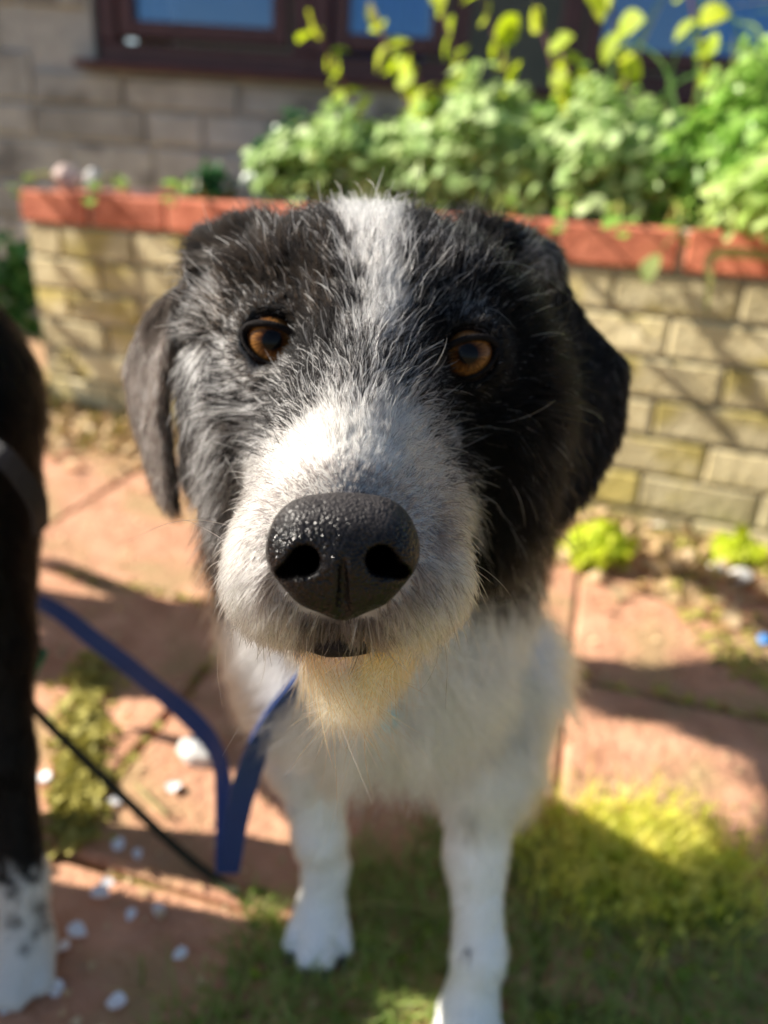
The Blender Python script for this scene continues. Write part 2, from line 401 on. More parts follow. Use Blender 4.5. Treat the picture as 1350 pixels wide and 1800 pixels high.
for wi, (a, b_) in enumerate(wins):
    w = obj('window', box_mesh('window', a, b_, .03, .10, WZ0-.028, WZ0+.03, b=.004), M_frame, house)     # bottom rail carries the rest
    hbox('frame', M_frame, a, a+.06, .031, .10, WZ0+.031, 1.94, w, .004); hbox('frame', M_frame, b_-.06, b_, .031, .10, WZ0+.031, 1.94, w, .004)
    hbox('frame', M_frame, a+.061, b_-.061, .031, .10, 1.88, 1.939, w, .004)
    i0, i1 = a+.075, b_-.075
    hbox('sash', M_frame, i0, i0+.045, .015, .075, WZ0+.045, 1.87, w, .004); hbox('sash', M_frame, i1-.045, i1, .015, .075, WZ0+.045, 1.87, w, .004)
    hbox('sash', M_frame, i0+.046, i1-.046, .016, .075, WZ0+.045, WZ0+.092, w, .004)
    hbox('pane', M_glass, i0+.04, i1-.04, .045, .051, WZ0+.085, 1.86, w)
sl = hbox('sill', M_frame, -1.075, 1.65, -.055, .075, WZ0-.052, WZ0-.030, None, .006)
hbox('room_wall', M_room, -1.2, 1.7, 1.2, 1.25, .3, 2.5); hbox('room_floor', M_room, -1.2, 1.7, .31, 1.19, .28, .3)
# curtain (folded sheet) behind the left pane, blue sheets added behind the others as reflected sky
def sheet(name, m, x0, x1, y, z0, z1, amp, waves):
    n = 60; V = []
    for i in range(n+1):
        u = i/n; V += [(x0+(x1-x0)*u, y+amp*math.sin(u*waves*6.28), z0), (x0+(x1-x0)*u, y+amp*math.sin(u*waves*6.28), z1)]
    return obj(name, mesh(name, V, [(2*i, 2*i+2, 2*i+3, 2*i+1) for i in range(n)], True), m)
for nm, m, x0, x1, am, wv, lab in (('curtain', M_curtain, -.93, -.80, .015, 4, 'pale curtain hanging at the left of the left window'),
                                   ('sky_reflection_sheet', M_skyrefl, -.30, .02, .012, 5, 'added blue sheet standing in for reflected sky behind the middle window pane'),
                                   ('sky_reflection_sheet', M_skyrefl, .9, 1.5, .012, 6, 'added blue sheet standing in for reflected sky behind the right window pane')):
    o = sheet(nm, m, x0, x1, .125, WZ0-.2, 1.9, am, wv); o.location = house.location; o.rotation_euler = house.rotation_euler
    tag(o, lab, 'curtain')

# ------------------------------------------------------------------ the dog in front
dog = empty('dog', (0.03, .55, 0), 'black and white rough-coated dog with white blaze staring up at the camera', 'dog')
def A(px, py, t): return at(px, py, t).astype(np.float32)
EYES = [(478, 600, .2835), (823, 624, .2835)]
EYE_R = .0118
def eye_c(e): return A(*e)
def gaze(e):                                        # both eyes look just over the lens
    return nrm(np.array([0, 0, CAM_H+.01])-eye_c(e))
class Field:
    """distance field on a grid; each primitive only touches its own neighbourhood"""
    def __init__(self, GP, lo, h): self.GP, self.lo, self.h = GP, lo, h; self.f = np.full(GP.shape[:3], .2, np.float32)
    def sl(self, pts, m):
        pts = np.array(pts); a = np.floor((pts.min(0)-m-self.lo)/self.h).astype(int); b = np.ceil((pts.max(0)+m-self.lo)/self.h).astype(int)+1
        a = np.clip(a, 0, self.f.shape); b = np.clip(b, 0, self.f.shape); return tuple(slice(i, j) for i, j in zip(a, b))
    def cone(self, a, b, ra, rb, k, cut=False):
        s = self.sl((a, b), max(ra, rb)+k+.035); d = rcone(self.GP[s], a, b, ra, rb); F = self.f
        F[s] = -smin(-F[s], d, k) if cut else smin(F[s], d, k)
    def ball(self, a, r, k): self.cone(a, np.asarray(a)+1e-5, r, r, k)
    def fan(self, c, ring, r, k):
        s = self.sl([c]+ring, r+k+.03); G_ = self.GP[s]; e = None
        for i in range(len(ring)):
            q = tri(G_, c, ring[i], ring[(i+1) % len(ring)], r); e = q if e is None else np.minimum(e, q)
        self.f[s] = smin(self.f[s], e, k)
def head_field(F):
    F.ball(A(642, 636, .338), .0585, .02)                                            # cranium
    F.cone(A(590, 655, .332), A(700, 660, .332), .055, .055, .02)
    for c in (A(478, 528, .304), A(808, 545, .304)): F.ball(c, .019, .016)           # brows
    F.cone(A(648, 650, .305), A(612, 930, .240), .030, .0245, .02)                   # muzzle
    F.cone(A(652, 560, .300), A(606, 872, .2235), .018, .0165, .02)                   # bridge
    for c in (A(532, 1012, .230), A(684, 1020, .230)): F.ball(c, .0180, .016)        # lip lobes
    F.cone(A(518, 985, .237), A(545, 850, .285), .0155, .018, .018)
    F.cone(A(704, 995, .237), A(728, 865, .285), .0155, .018, .018)
    F.cone(A(500, 700, .335), A(505, 850, .345), .0375, .036, .025)                   # cheeks
    F.cone(A(815, 720, .335), A(800, 860, .345), .040, .038, .025)
    for e in EYES: F.ball(eye_c(e), .0150, .008)
    F.cone(A(610, 1112, .240), A(635, 1105, .30), .0135, .022, .004)                 # chin and lower jaw
    for e in EYES:
        c = eye_c(e); g = gaze(e); F.cone(c+g*.006, c+g*.03, .0098, .0106, .003, True)
    earL = [A(*q) for q in ((386, 430, .352), (342, 492, .350), (268, 560, .372), (230, 640, .388), (240, 715, .388), (282, 850, .378), (300, 884, .372), (282, 720, .368), (300, 600, .358))]
    earR = [A(*q) for q in ((895, 440, .347), (970, 482, .362), (1022, 570, .380), (1092, 645, .392), (1082, 752, .388), (1035, 845, .376), (975, 905, .362), (930, 800, .350), (905, 600, .338))]
    F.fan(A(272, 660, .374), earL, .0032, .006); F.fan(A(985, 680, .360), earR, .0035, .008)
    F.cone(A(380, 640, .400), A(380, 820, .405), .015, .018, .010)                   # solid black-furred filler added for the dark gap between cheek and ear
    for a, b in ((A(438, 440, .340), A(374, 444, .350)), (A(850, 445, .340), A(946, 462, .354))): F.cone(a, b, .014, .0095, .012)   # ear roots
CHEST = A(668, 1075, .535)
def body_field(F):
    F.cone(A(640, 720, .385), A(655, 930, .49), .058, .080, .03)                      # neck
    F.cone(CHEST, np.array([.02, .60, .385]), .083, .092, .05)
    F.cone(A(655, 930, .47), A(672, 1150, .485), .060, .055, .04)
    F.cone(np.array([.02, .58, .395]), np.array([.045, .92, .41]), .094, .085, .05)    # trunk
    for q in legs_front:
        for (a, ra), (b, rb) in zip(q[:-1], q[1:]): F.cone(a, b, ra, rb, .014)
    for q in legs_hind:
        for (a, ra), (b, rb) in zip(q[:-1], q[1:]): F.cone(a, b, ra, rb, .02)
    T = [(.045, 1.0, .43), (.05, 1.09, .42), (.06, 1.18, .38), (.07, 1.24, .34)]
    for a, b in zip(T[:-1], T[1:]): F.cone(np.array(a), np.array(b), .022, .018, .02)
    for g in (gL, gR):
        for dx, dy in ((-.021, -.020), (-.0075, -.033), (.0075, -.033), (.021, -.020)): F.cone(up(g, dx*.7, dy*.3, .018), up(g, dx, dy, .011), .0105, .0088, .002)
def W(px, py, y):                                   # point on the pixel's ray at world depth y
    r = at(px, py, 1.)-Cv; return (Cv+r*(y/r[1])).astype(np.float32)
gL = ground_at(562, 1640).astype(np.float32); gR = ground_at(818, 1815).astype(np.float32)
gL[2] = gR[2] = 0
def up(p, dx, dy, z): return np.array([p[0]+dx, p[1]+dy, z], np.float32)
legs_front = [[(W(560, 1180, .50), .052), (W(545, 1320, .475), .030), (W(562, 1470, .462), .0185), (up(gL, .002, .012, .065), .0165), (up(gL, 0, .0, .022), .019), (up(gL, -.001, -.022, .015), .014)],
              [(W(830, 1180, .47), .055), (W(848, 1340, .445), .033), (W(836, 1500, .425), .0200), (up(gR, .004, .015, .070), .0172), (up(gR, 0, .0, .022), .020), (up(gR, -.001, -.024, .015), .015)]]
legs_hind = [[(np.array([ox, .90+oy, .37]), .066), (np.array([ox+.005, .85+oy, .25]), .040), (np.array([ox+.005, .93+oy, .15]), .023), (np.array([ox+.005, .90+oy, .03]), .019), (np.array([ox+.005, .865+oy, .018]), .017)] for ox, oy in ((-.02, .02), (.105, -.03))]
HG = .003
lo = np.array([-.20, .15, -.012]); hi = np.array([.24, 1.36, .665])
GP = grid(lo, hi, HG)
_h = Field(GP, lo, HG); head_field(_h); fh = _h.f; _b = Field(GP, lo, HG); body_field(_b); fb = _b.f
fall = smin(fh, fb, .022); del GP
DV, DF = surface_net(fall, lo, HG)
DN = grad_grid(fall, lo, HG, DV)
def is_head(P): return sstep(.012, -.012, sample_grid(fh, lo, HG, P)-sample_grid(fb, lo, HG, P))

WHITE = np.array([.72, .695, .645]); BLACK = np.array([.0045, .004, .004]); BROWN = np.array([.016, .010, .006])
blz_y = [300, 340, 400, 450, 500, 560, 595, 630, 680, 740, 800, 860, 920, 1400]
blz_c = [650, 650, 656, 662, 664, 668, 662, 655, 648, 640, 624, 612, 606, 606]
blz_w = [74, 70, 56, 46, 42, 38, 46, 64, 92, 122, 156, 195, 250, 400]
NOSE_C = (603, 965)
def whiteness(P):
    """chance that a hair rooted at P is white"""
    x, y, t = pix3(P); hd = is_head(P); nz = vnoise(P, .018)[:, 0]; nz2 = vnoise(P, .006)[:, 1]
    c = np.interp(y, blz_y, blz_c); w = np.interp(y, blz_y, blz_w); soft = np.interp(y, [400, 560, 640, 720, 800], [22, 16, 55, 50, 22])
    pw = sstep(1, -1, (np.abs(x-c+nz*9)-w+nz2*8)/soft)
    pw = np.where((y > 575) & (y < 720), pw*np.interp(y, [575, 610, 660, 720], [1, .55, .55, .85]), pw)
    pw = np.where(t > .305, pw*np.interp(y, [600, 700, 1050, 1100], [1, .0, .0, 1]), pw)
    pw = np.maximum(pw, .22*sstep(500, 440, x)*sstep(540, 620, y)*sstep(960, 880, y))             # grizzled cheek, pale hairs also standing in for sun sheen
    pw = np.maximum(pw, .20*sstep(690, 730, x)*sstep(900, 840, x)*sstep(420, 460, y)*sstep(570, 540, y))
    pw = np.maximum(pw, .9*np.exp(-((x-495)/38)**2-((y-655)/10)**2))                              # pale rim under the lit eye
    pw = np.maximum(pw, .85*np.exp(-((x-940)/38)**2-((y-458)/36)**2)*(t > .325))                    # pale tuft behind the ear
    pw = pw*(1-np.exp(-((x-380)/55)**2-((y-440)/45)**2))
    # body: white front, black behind
    yb = P[:, 1]; pb = sstep(.60, .545, yb+nz*.015+.05*(P[:, 2]-.3)-.10*np.maximum(P[:, 0]-.06, 0)*6*(P[:, 2] > .18))
    pb = pb*sstep(930, 985, y+nz*14+nz2*8)
    pb = np.where((P[:, 2] < .16), sstep(.75, .7, yb), pb)
    for sx_, sy_, sr in ((825, 1440, 10), (822, 1672, 8)): pb = pb*(1-.6*np.exp(-((x-sx_)**2+(y-sy_)**2)/sr**2))
    return hd*pw+(1-hd)*pb
def pix3(P):
    d = P-Cv; w = np.maximum(d@Fv, .05); return 675+FPX*(d@Rv)/w, 900-FPX*(d@Uv)/w, w
def greying(P):
    """short grey fur / dark skin round the nose and lips (0 none .. 1 dark)"""
    x, y, t = pix3(P); h = is_head(P)*(t < .27)
    e = np.sqrt(((x-603)/150)**2+((y-965)/135)**2)
    g = .75*sstep(1.28, .95, e)*np.interp(y, [820, 900, 1000, 1100], [.75, .7, .6, .7])
    g = np.maximum(g, .80*np.exp(-((x-775)/34)**2-((y-935)/70)**2))
    g = np.maximum(g, .95*sstep(505, 540, x)*sstep(700, 660, x)*sstep(1070, 1090, y)*sstep(1145, 1125, y))
    g = np.maximum(g, .35*np.exp(-((x-690)/70)**2-((y-850)/26)**2))
    g = np.maximum(g, .30*np.exp(-((x-490)/40)**2-((y-860)/40)**2))
    return g*h
def beard(P):
    x, y, t = pix3(P); return is_head(P)*sstep(1112, 1132, y)*sstep(430, 470, x)*sstep(800, 760, x)*(t < .32)
def skin_color(P):
    w = whiteness(P)[:, None]; g = greying(P)[:, None]; b = beard(P)[:, None]
    c = (WHITE*.8*is_head(P)[:, None]+np.array([.84, .83, .81])*(1-is_head(P)[:, None]))*w+BLACK*(1-w); c = c*(1-g)+np.array([.045, .037, .036])*g
    c = c*(1-b)+np.array([.58, .43, .37])*b
    return c
me = fast_mesh('dog_body', DV, DF)
ca_ = me.attributes.new('tint', 'FLOAT_COLOR', 'POINT'); c4 = np.ones((len(DV), 4), np.float32); c4[:, :3] = skin_color(DV); ca_.data.foreach_set('color', c4.ravel())
body = obj('body', me, M_skin, dog); body.matrix_parent_inverse = Matrix.Translation(-dog.location)
def put(o): o.matrix_parent_inverse = Matrix.Translation(-dog.location); return o

NT = A(603, 930, .195)                              # nose tip
def facing(c):
    v = nrm(Cv-c); n = grad_grid(fall, lo, HG, c); return (n*v).sum(1)
def dens_head(c):
    x, y, t = pix3(c); f = facing(c); w = np.where(f > -.25, 1., .12)*is_head(c)
    w *= np.interp(t, [.2, .26, .33, .42], [2.2, 1.5, 1., .7])
    for e in EYES:
        r = np.linalg.norm(c-eye_c(e), axis=1); w = np.where(r < .0132, 0, w)
    e = np.sqrt(((x-603)/122)**2+((y-985)/100)**2); w = np.where((e < 1) & (t < .225), 0, w); w = w*np.where(beard(c) > .5, .28, 1.)
    return w
def grow_head(n, long=False):
    R = surf_points(DV, DF, n, dens_head); Nn = grad_grid(fall, lo, HG, R); x, y, t = pix3(R)
    D = nrm(R-NT)
    side = np.sign(x-640)[:, None]
    # forehead and crown: back and outwards; cheeks: out and down; ears and lips: down
    crown = sstep(620, 520, y)[:, None]*(t > .26)[:, None]
    D = nrm(D*(1-.5*crown)+crown*(.55*Uv+.35*Fv+.25*side*Rv*np.clip(np.abs(x-650)/200, 0, 1)[:, None]))
    low = (sstep(880, 1080, y)*(t < .29))[:, None]
    D = nrm(D*(1-low)+low*(-Uv*.9+.30*side*Rv+.25*Fv))
    side_m = (sstep(760, 900, y)*sstep(.55, .9, np.abs(x-610)/230)*(t < .29))[:, None]
    D = nrm(D+side_m*(-Uv*.45+side*Rv*.5))
    chk = (sstep(640, 760, y)*(t > .29))[:, None]
    D = nrm(D*(1-.6*chk)+chk*(-Uv*.55+.35*side*Rv+.15*Fv))
    ear = ((x < 340) | (x > 930)) & (t > .325)
    D = np.where(ear[:, None], nrm(-Uv+.25*side*Rv+.1*Fv), D)
    e = np.sqrt(((x-603)/150)**2+((y-965)/135)**2)
    L = np.interp(t, [.2, .225, .26, .30, .34], [.0045, .0070, .0125, .018, .020])
    L = np.where(t < .28, L*np.interp(e, [.85, 1.1, 1.5, 2.2], [.30, .55, .9, 1.0]), L)
    L = np.where((y > 980) & (t < .29), np.interp(y, [980, 1040, 1100, 1180], [.0075, .009, .0075, .012]), L)
    for q in EYES:
        r = np.linalg.norm(R-eye_c(q), axis=1); L = np.where(r < .026, np.minimum(L, np.interp(r, [.0132, .018, .028], [.0022, .004, .012])), L)
    cor = ((np.abs(x-650) > 190) & (y < 520) & (t > .29)); L = np.where(cor, np.minimum(L, .013), L)
    rim = sstep(410, 350, x)*(y > 600)*(t > .29); L = L*(1-.5*rim)
    D = nrm(D*(1-rim[:, None])+rim[:, None]*(-Uv+.3*Fv+.25*Rv))
    bd = beard(R) > .5; L = np.where(bd, np.interp(np.abs(x-608), [0, 60, 130], [.025, .020, .011]), L)
    L = np.where(ear, .008, L); L *= rng.uniform(.55, 1.2, n); stray = (rng.random(n) < .035) & ~ear; L = np.where(stray, L*1.6, L)
    D = np.where(bd[:, None], nrm(-Uv*1.0-Rv*((x-600)/160)[:, None]*.35), D)
    lift = np.interp(t, [.2, .25, .3, .36], [.38, .45, .50, .55]); lift = np.where(bd, .25, lift); lift = np.where(ear, .3, lift)
    lift = np.where((y < 480) & (np.abs(x-640) < 240), .48, lift); lift = np.where(cor, .3, lift); lift = np.where(stray, lift*1.5, lift)
    wv = whiteness(R); isw = rng.random(n) < wv; g = greying(R)
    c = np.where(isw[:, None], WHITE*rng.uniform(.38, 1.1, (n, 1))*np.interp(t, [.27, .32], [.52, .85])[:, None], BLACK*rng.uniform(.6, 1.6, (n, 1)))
    br = rng.random(n) < .35*sstep(380, 420, y)*sstep(620, 560, y)*sstep(620, 560, x)
    c = np.where((br & ~isw)[:, None], BROWN, c)
    griz_sheen = (~isw) & ~((x < 440) & (y < 450)) & (rng.random(n) < .02+.62*sstep(540, 450, x)*np.maximum(sstep(560, 610, y), .6*sstep(430, 390, x)*sstep(420, 460, y))*sstep(330, 352, x)*sstep(-.7, .5, vnoise(R, .007)[:, 1])+.05*sstep(600, 500, x)); c = np.where(griz_sheen[:, None], c+rng.uniform(.06, .50, (n, 1)), c)  # grizzle, with the sun's sheen on the lit cheek painted as grey hairs
    bstr = stray & (y > 420) & (y < 720) & (t < .335) & (rng.random(n) < .35*np.where(x > 760, (y < 570)*.45, 1.)); c = np.where(bstr[:, None], WHITE*1.05, c); gd_ok = ~bstr; pep = isw & (t < .29) & (y < 900) & (rng.random(n) < .14); c = np.where(pep[:, None], np.array([.09, .08, .075]), c)
    gd = (rng.random(n) < g) & gd_ok; c = np.where(gd[:, None], np.array([.05, .043, .042])*rng.uniform(.6, 2.2, (n, 1)), c)
    tanv = np.array([.62, .34, .13])[None]; edge = np.clip(np.abs(x-605)/120, 0, 1)
    bt = rng.random(n) < (.20+.65*edge); bc = np.where(bt[:, None], tanv*rng.uniform(.55, 1.2, (n, 1)), np.array([.80, .68, .60])*rng.uniform(.8, 1.05, (n, 1)))
    c = np.where(bd[:, None], bc, c)
    earb = ear & (x < 304); c = np.where((earb & ~isw)[:, None], np.array([.040, .030, .025])*rng.uniform(.3, 1.8, (n, 1))*np.interp(y, [540, 660], [.25, 1.])[:, None], c)  # lit lower edge of the ear painted paler, its top darker
    droop = np.where(bd, .35, np.interp(t, [.2, .3, .4], [.10, .2, .3]))
    P = make_strands(R, Nn, D, L, lift, droop, np.where(bd, .35, .12)[:, None, None], k=7, clump=.55, nclump=n//15, wn=.016, mess=.6)
    thin = rng.uniform(.75, 1.25, (n, 1))*np.interp(t, [.2, .3, .4], [.000125, .00015, .00016])[:, None]
    rd = thin*np.array([1., 1., .95, .85, .7, .5, .15])[None]
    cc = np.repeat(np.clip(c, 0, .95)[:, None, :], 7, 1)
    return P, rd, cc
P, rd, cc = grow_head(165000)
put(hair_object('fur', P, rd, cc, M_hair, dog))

def dens_body(c):
    x, y, t = pix3(c); f = facing(c); w = np.where(f > -.3, 1., .10)*(1-is_head(c))
    w *= np.where(c[:, 1] > .62, .25, 1.)*np.where(c[:, 2] < .006, .1, 1); return w
n = 90000
R = surf_points(DV, DF, n, dens_body); Nn = grad_grid(fall, lo, HG, R); x, y, t = pix3(R)
z = R[:, 2]; legw = sstep(.24, .17, z)*(R[:, 1] < .6)
D = np.tile(np.array([0, .15, -1.]), (n, 1)); D = np.where((R[:, 1] > .6)[:, None], np.array([0, 1., -.45]), D)
D = D+.25*np.sign(x-660)[:, None]*np.array([1., 0, 0])*(1-legw)[:, None]
L = np.interp(z, [.0, .04, .16, .24, .33], [.004, .008, .012, .036, .050])*rng.uniform(.6, 1.25, n)
wv = whiteness(R); isw = rng.random(n) < wv
c = np.where(isw[:, None], np.clip(np.array([.90, .89, .87])*rng.uniform(.75, 1.12, (n, 1)), 0, .95), BLACK*rng.uniform(.7, 1.8, (n, 1)))
lift = np.where(legw > .5, .22, .42)
P = make_strands(R, Nn, D, L, lift, np.full(n, .25), .2, k=6, clump=.8, nclump=n//45, wn=.035)
rd = rng.uniform(.8, 1.2, (n, 1))*np.interp(z, [0, .2, .3], [.00014, .0002, .0003])[:, None]*np.array([1, 1, .9, .75, .55, .15])[None]
put(hair_object('fur', P, rd, np.repeat(c[:, None, :], 6, 1), M_hair, dog))

# eyes
def eye_material():
    m = mat('dog_eye', rough=.4, spec=.0, **{'Coat Weight': 1.0, 'Coat Roughness': .0, 'Coat IOR': 1.24}); N = m.node_tree.nodes; L = m.node_tree.links; b = N['Principled BSDF']
    tc = N.new('ShaderNodeTexCoord'); sp = N.new('ShaderNodeSeparateXYZ'); L.new(tc.outputs['Object'], sp.inputs[0])
    cx = N.new('ShaderNodeCombineXYZ'); L.new(sp.outputs[0], cx.inputs[0]); L.new(sp.outputs[1], cx.inputs[1])
    ln = N.new('ShaderNodeVectorMath'); ln.operation = 'LENGTH'; L.new(cx.outputs[0], ln.inputs[0])
    dv = N.new('ShaderNodeMath'); dv.operation = 'DIVIDE'; dv.inputs[1].default_value = EYE_R; L.new(ln.outputs['Value'], dv.inputs[0])
    at2 = N.new('ShaderNodeMath'); at2.operation = 'ARCTAN2'; L.new(sp.outputs[1], at2.inputs[0]); L.new(sp.outputs[0], at2.inputs[1])
    c2 = N.new('ShaderNodeCombineXYZ'); L.new(at2.outputs[0], c2.inputs[0]); L.new(dv.outputs[0], c2.inputs[1])
    mp = N.new('ShaderNodeVectorMath'); mp.operation = 'MULTIPLY'; mp.inputs[1].default_value = (5, 1.6, 1); L.new(c2.outputs[0], mp.inputs[0])
    nz = N.new('ShaderNodeTexNoise'); nz.inputs['Scale'].default_value = 2.2; nz.inputs['Detail'].default_value = 5; L.new(mp.outputs[0], nz.inputs['Vector'])
    ma = N.new('ShaderNodeMath'); ma.operation = 'MULTIPLY_ADD'; ma.inputs[1].default_value = .10; ma.inputs[2].default_value = -.05; L.new(nz.outputs['Fac'], ma.inputs[0])
    ad = N.new('ShaderNodeMath'); ad.operation = 'ADD'; L.new(dv.outputs[0], ad.inputs[0]); L.new(ma.outputs[0], ad.inputs[1])
    r = N.new('ShaderNodeValToRGB'); els = r.color_ramp.elements
    stops = ((0, (.004, .004, .006)), (.275, (.003, .003, .004)), (.315, (.035, .013, .004)), (.42, (.10, .044, .013)), (.58, (.18, .086, .026)), (.675, (.09, .038, .012)), (.72, (.012, .007, .005)), (.80, (.02, .012, .01)), (.88, (.25, .2, .19)), (1., (.3, .25, .24)))
    els[0].position, els[0].color = stops[0][0], (*stops[0][1], 1); els[1].position, els[1].color = stops[-1][0], (*stops[-1][1], 1)
    for p, c in stops[1:-1]: e = els.new(p); e.color = (*c, 1)
    L.new(ad.outputs[0], r.inputs[0])
    mm = N.new('ShaderNodeMix'); mm.data_type = 'RGBA'; mm.blend_type = 'MULTIPLY'; mm.inputs['Factor'].default_value = .75
    rr = N.new('ShaderNodeValToRGB'); rr.color_ramp.elements[0].color = (.3, .25, .22, 1); rr.color_ramp.elements[1].color = (1.6, 1.5, 1.3, 1); rr.color_ramp.elements[0].position = .35; rr.color_ramp.elements[1].position = .68
    L.new(nz.outputs['Fac'], rr.inputs[0]); L.new(r.outputs[0], mm.inputs['A']); L.new(rr.outputs[0], mm.inputs['B'])
    L.new(mm.outputs['Result'], b.inputs['Base Color']); return m
M_eye = eye_material(); M_lid = noisy(mat('eyelid_skin', rough=.8, spec=.1), (.004, .003, .003), (.010, .008, .008), 300, 4, .3, 900)
def sphere(name, r, nu=32, nv=24, cornea=0.):
    V = []; Fc = []
    for j in range(nv+1):
        th = math.pi*j/nv
        for i in range(nu):
            ph = 2*math.pi*i/nu; q = np.array([math.sin(th)*math.cos(ph), math.sin(th)*math.sin(ph), math.cos(th)])
            bulge = cornea*math.exp(-(th/.62)**4); V.append(q*(r+bulge))
    for j in range(nv):
        for i in range(nu): Fc.append((j*nu+i, (j+1)*nu+i, (j+1)*nu+(i+1) % nu, j*nu+(i+1) % nu))
    return mesh(name, V, Fc, True)
eyeball = sphere('eye', EYE_R, 40, 40, .0008)
for e, lab in zip(EYES, ('amber brown eye in the sunlit half of the face', 'amber brown eye in the shaded half of the face')):
    g = Vector(gaze(e)); c = eye_c(e)
    upv = Vector(Uv); xa = upv.cross(g).normalized(); ya = g.cross(xa)
    Mx = Matrix(((xa[0], ya[0], g[0], c[0]), (xa[1], ya[1], g[1], c[1]), (xa[2], ya[2], g[2], c[2]), (0, 0, 0, 1)))
    o = obj('eye', eyeball, M_eye, dog); o.matrix_world = Mx; put(o); o['label'] = lab
    o.matrix_basis = Mx; o.matrix_parent_inverse = Matrix.Translation(-dog.location)
    s = 1 if e[0] > 640 else -1; pts = []; rr_ = []
    for k in range(41):
        th = 2*math.pi*k/40; cx_, sy_ = math.cos(th), math.sin(th)
        ex = .0104*cx_; ey = (.0054 if sy_ > 0 else .0085)*sy_ + .0020*cx_*s
        rr2 = EYE_R+.0013; zz = math.sqrt(max(rr2**2-ex*ex-ey*ey, 1e-8)); pts.append((ex, ey, zz)); rr_.append(.0013 if sy_ > 0 else .0008)
    lid = obj('eyelid', tube_mesh('eyelid', pts, rr_, 8), M_lid, dog); lid.matrix_basis = Mx; lid.matrix_parent_inverse = Matrix.Translation(-dog.location)

# nose pad (its own fine surface)
NF = nrm(Cv-NT); NU = nrm(Uv-(Uv@NF)*NF); NR = np.cross(NU, NF)
N0 = A(603, 962, .2050)
h = .0005; Q = grid((-.026, -.024, -.016), (.026, .024, .022), h)
def ell(P, c, r): 
    q = (P-np.array(c, np.float32))/np.array(r, np.float32); k = np.linalg.norm(q, axis=-1); return (k-1)*min(r)
d = ell(Q, (0, .001, 0), (.0190, .0130, .0130))
d = smin(d, rcone(Q, np.array([-.0088, .0042, .003]), np.array([.0088, .0042, .003]), .0080, .0080), .006)
for s in (-1, 1):
    d = smin(d, sph(Q, (s*.0112, -.0025, .0045), .0078), .005)
    d = smin(d, sph(Q, (s*.0070, -.0095, .0040), .0066), .005)
d = smin(d, rcone(Q, np.array([0, -.004, .006]), np.array([0, -.0125, .003]), .0078, .0066), .004)
nall = None
for s in (-1, 1):
    nos = rcone(Q, np.array([s*.0100, -.0038, .017]), np.array([s*.0088, -.0018, .0045]), .0039, .0034)
    nos = smin(nos, rcone(Q, np.array([s*.0120, -.0048, .0125]), np.array([s*.0185, -.0080, .0075]), .0024, .0007), .002)
    d = -smin(-d, nos, .0016); nall = nos if nall is None else np.minimum(nall, nos)
d = -smin(-d, rcone(Q, np.array([0, .0, .0156]), np.array([0, -.020, .0068]), .0005, .0020), .0012)
NV, NFc = surface_net(d, np.array([-.026, -.024, -.016]), h)
NVw = N0+NV[:, :1]*NR+NV[:, 1:2]*NU+NV[:, 2:]*NF
M_nose = mat('nose_leather', rough=.34, spec=.5)
nt = M_nose.node_tree; b = nt.nodes['Principled BSDF']
tcn = nt.nodes.new('ShaderNodeTexCoord'); vo = nt.nodes.new('ShaderNodeTexVoronoi'); vo.feature = 'SMOOTH_F1'; vo.inputs['Scale'].default_value = 1120; vo.inputs['Smoothness'].default_value = .4
dn = nt.nodes.new('ShaderNodeTexNoise'); dn.inputs['Scale'].default_value = 350; dn.inputs['Detail'].default_value = 3; nt.links.new(tcn.outputs['Object'], dn.inputs['Vector'])
dsc_ = nt.nodes.new('ShaderNodeVectorMath'); dsc_.operation = 'MULTIPLY_ADD'; dsc_.inputs[1].default_value = (.0022,)*3; nt.links.new(dn.outputs['Color'], dsc_.inputs[0]); nt.links.new(tcn.outputs['Object'], dsc_.inputs[2])
nt.links.new(dsc_.outputs[0], vo.inputs['Vector'])
bp = nt.nodes.new('ShaderNodeBump'); bp.invert = True; bp.inputs['Strength'].default_value = .9; bp.inputs['Distance'].default_value = .0005
nt.links.new(vo.outputs['Distance'], bp.inputs['Height']); nt.links.new(bp.outputs[0], b.inputs['Normal'])
ta = nt.nodes.new('ShaderNodeAttribute'); ta.attribute_name = 'tint'
nm_ = nt.nodes.new('ShaderNodeMix'); nm_.data_type = 'RGBA'; nm_.blend_type = 'MULTIPLY'; nm_.inputs['Factor'].default_value = 1.
nr_ = nt.nodes.new('ShaderNodeMapRange'); nr_.inputs['To Min'].default_value = 1.7; nr_.inputs['To Max'].default_value = .35; nt.links.new(vo.outputs['Distance'], nr_.inputs['Value'])
nt.links.new(ta.outputs['Color'], nm_.inputs['A']); nt.links.new(nr_.outputs[0], nm_.inputs['B']); nt.links.new(nm_.outputs['Result'], b.inputs['Base Color'])
ra_ = nt.nodes.new('ShaderNodeMapRange'); ra_.inputs['From Min'].default_value = .006; ra_.inputs['From Max'].default_value = .045; ra_.inputs['To Min'].default_value = .14; ra_.inputs['To Max'].default_value = .5
nt.links.new(ta.outputs['Fac'], ra_.inputs['Value']); nt.links.new(ra_.outputs[0], b.inputs['Roughness'])
sa_ = nt.nodes.new('ShaderNodeAttribute'); sa_.attribute_name = 'shut'; nt.links.new(sa_.outputs['Fac'], b.inputs['Specular IOR Level'])
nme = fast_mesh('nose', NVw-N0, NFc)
dry = sstep(.002, .011, NV[:, 1]); nc = np.ones((len(NV), 4), np.float32); nc[:, :3] = np.array([.005, .0045, .005])*(1-dry[:, None])+np.array([.036, .032, .031])*dry[:, None]
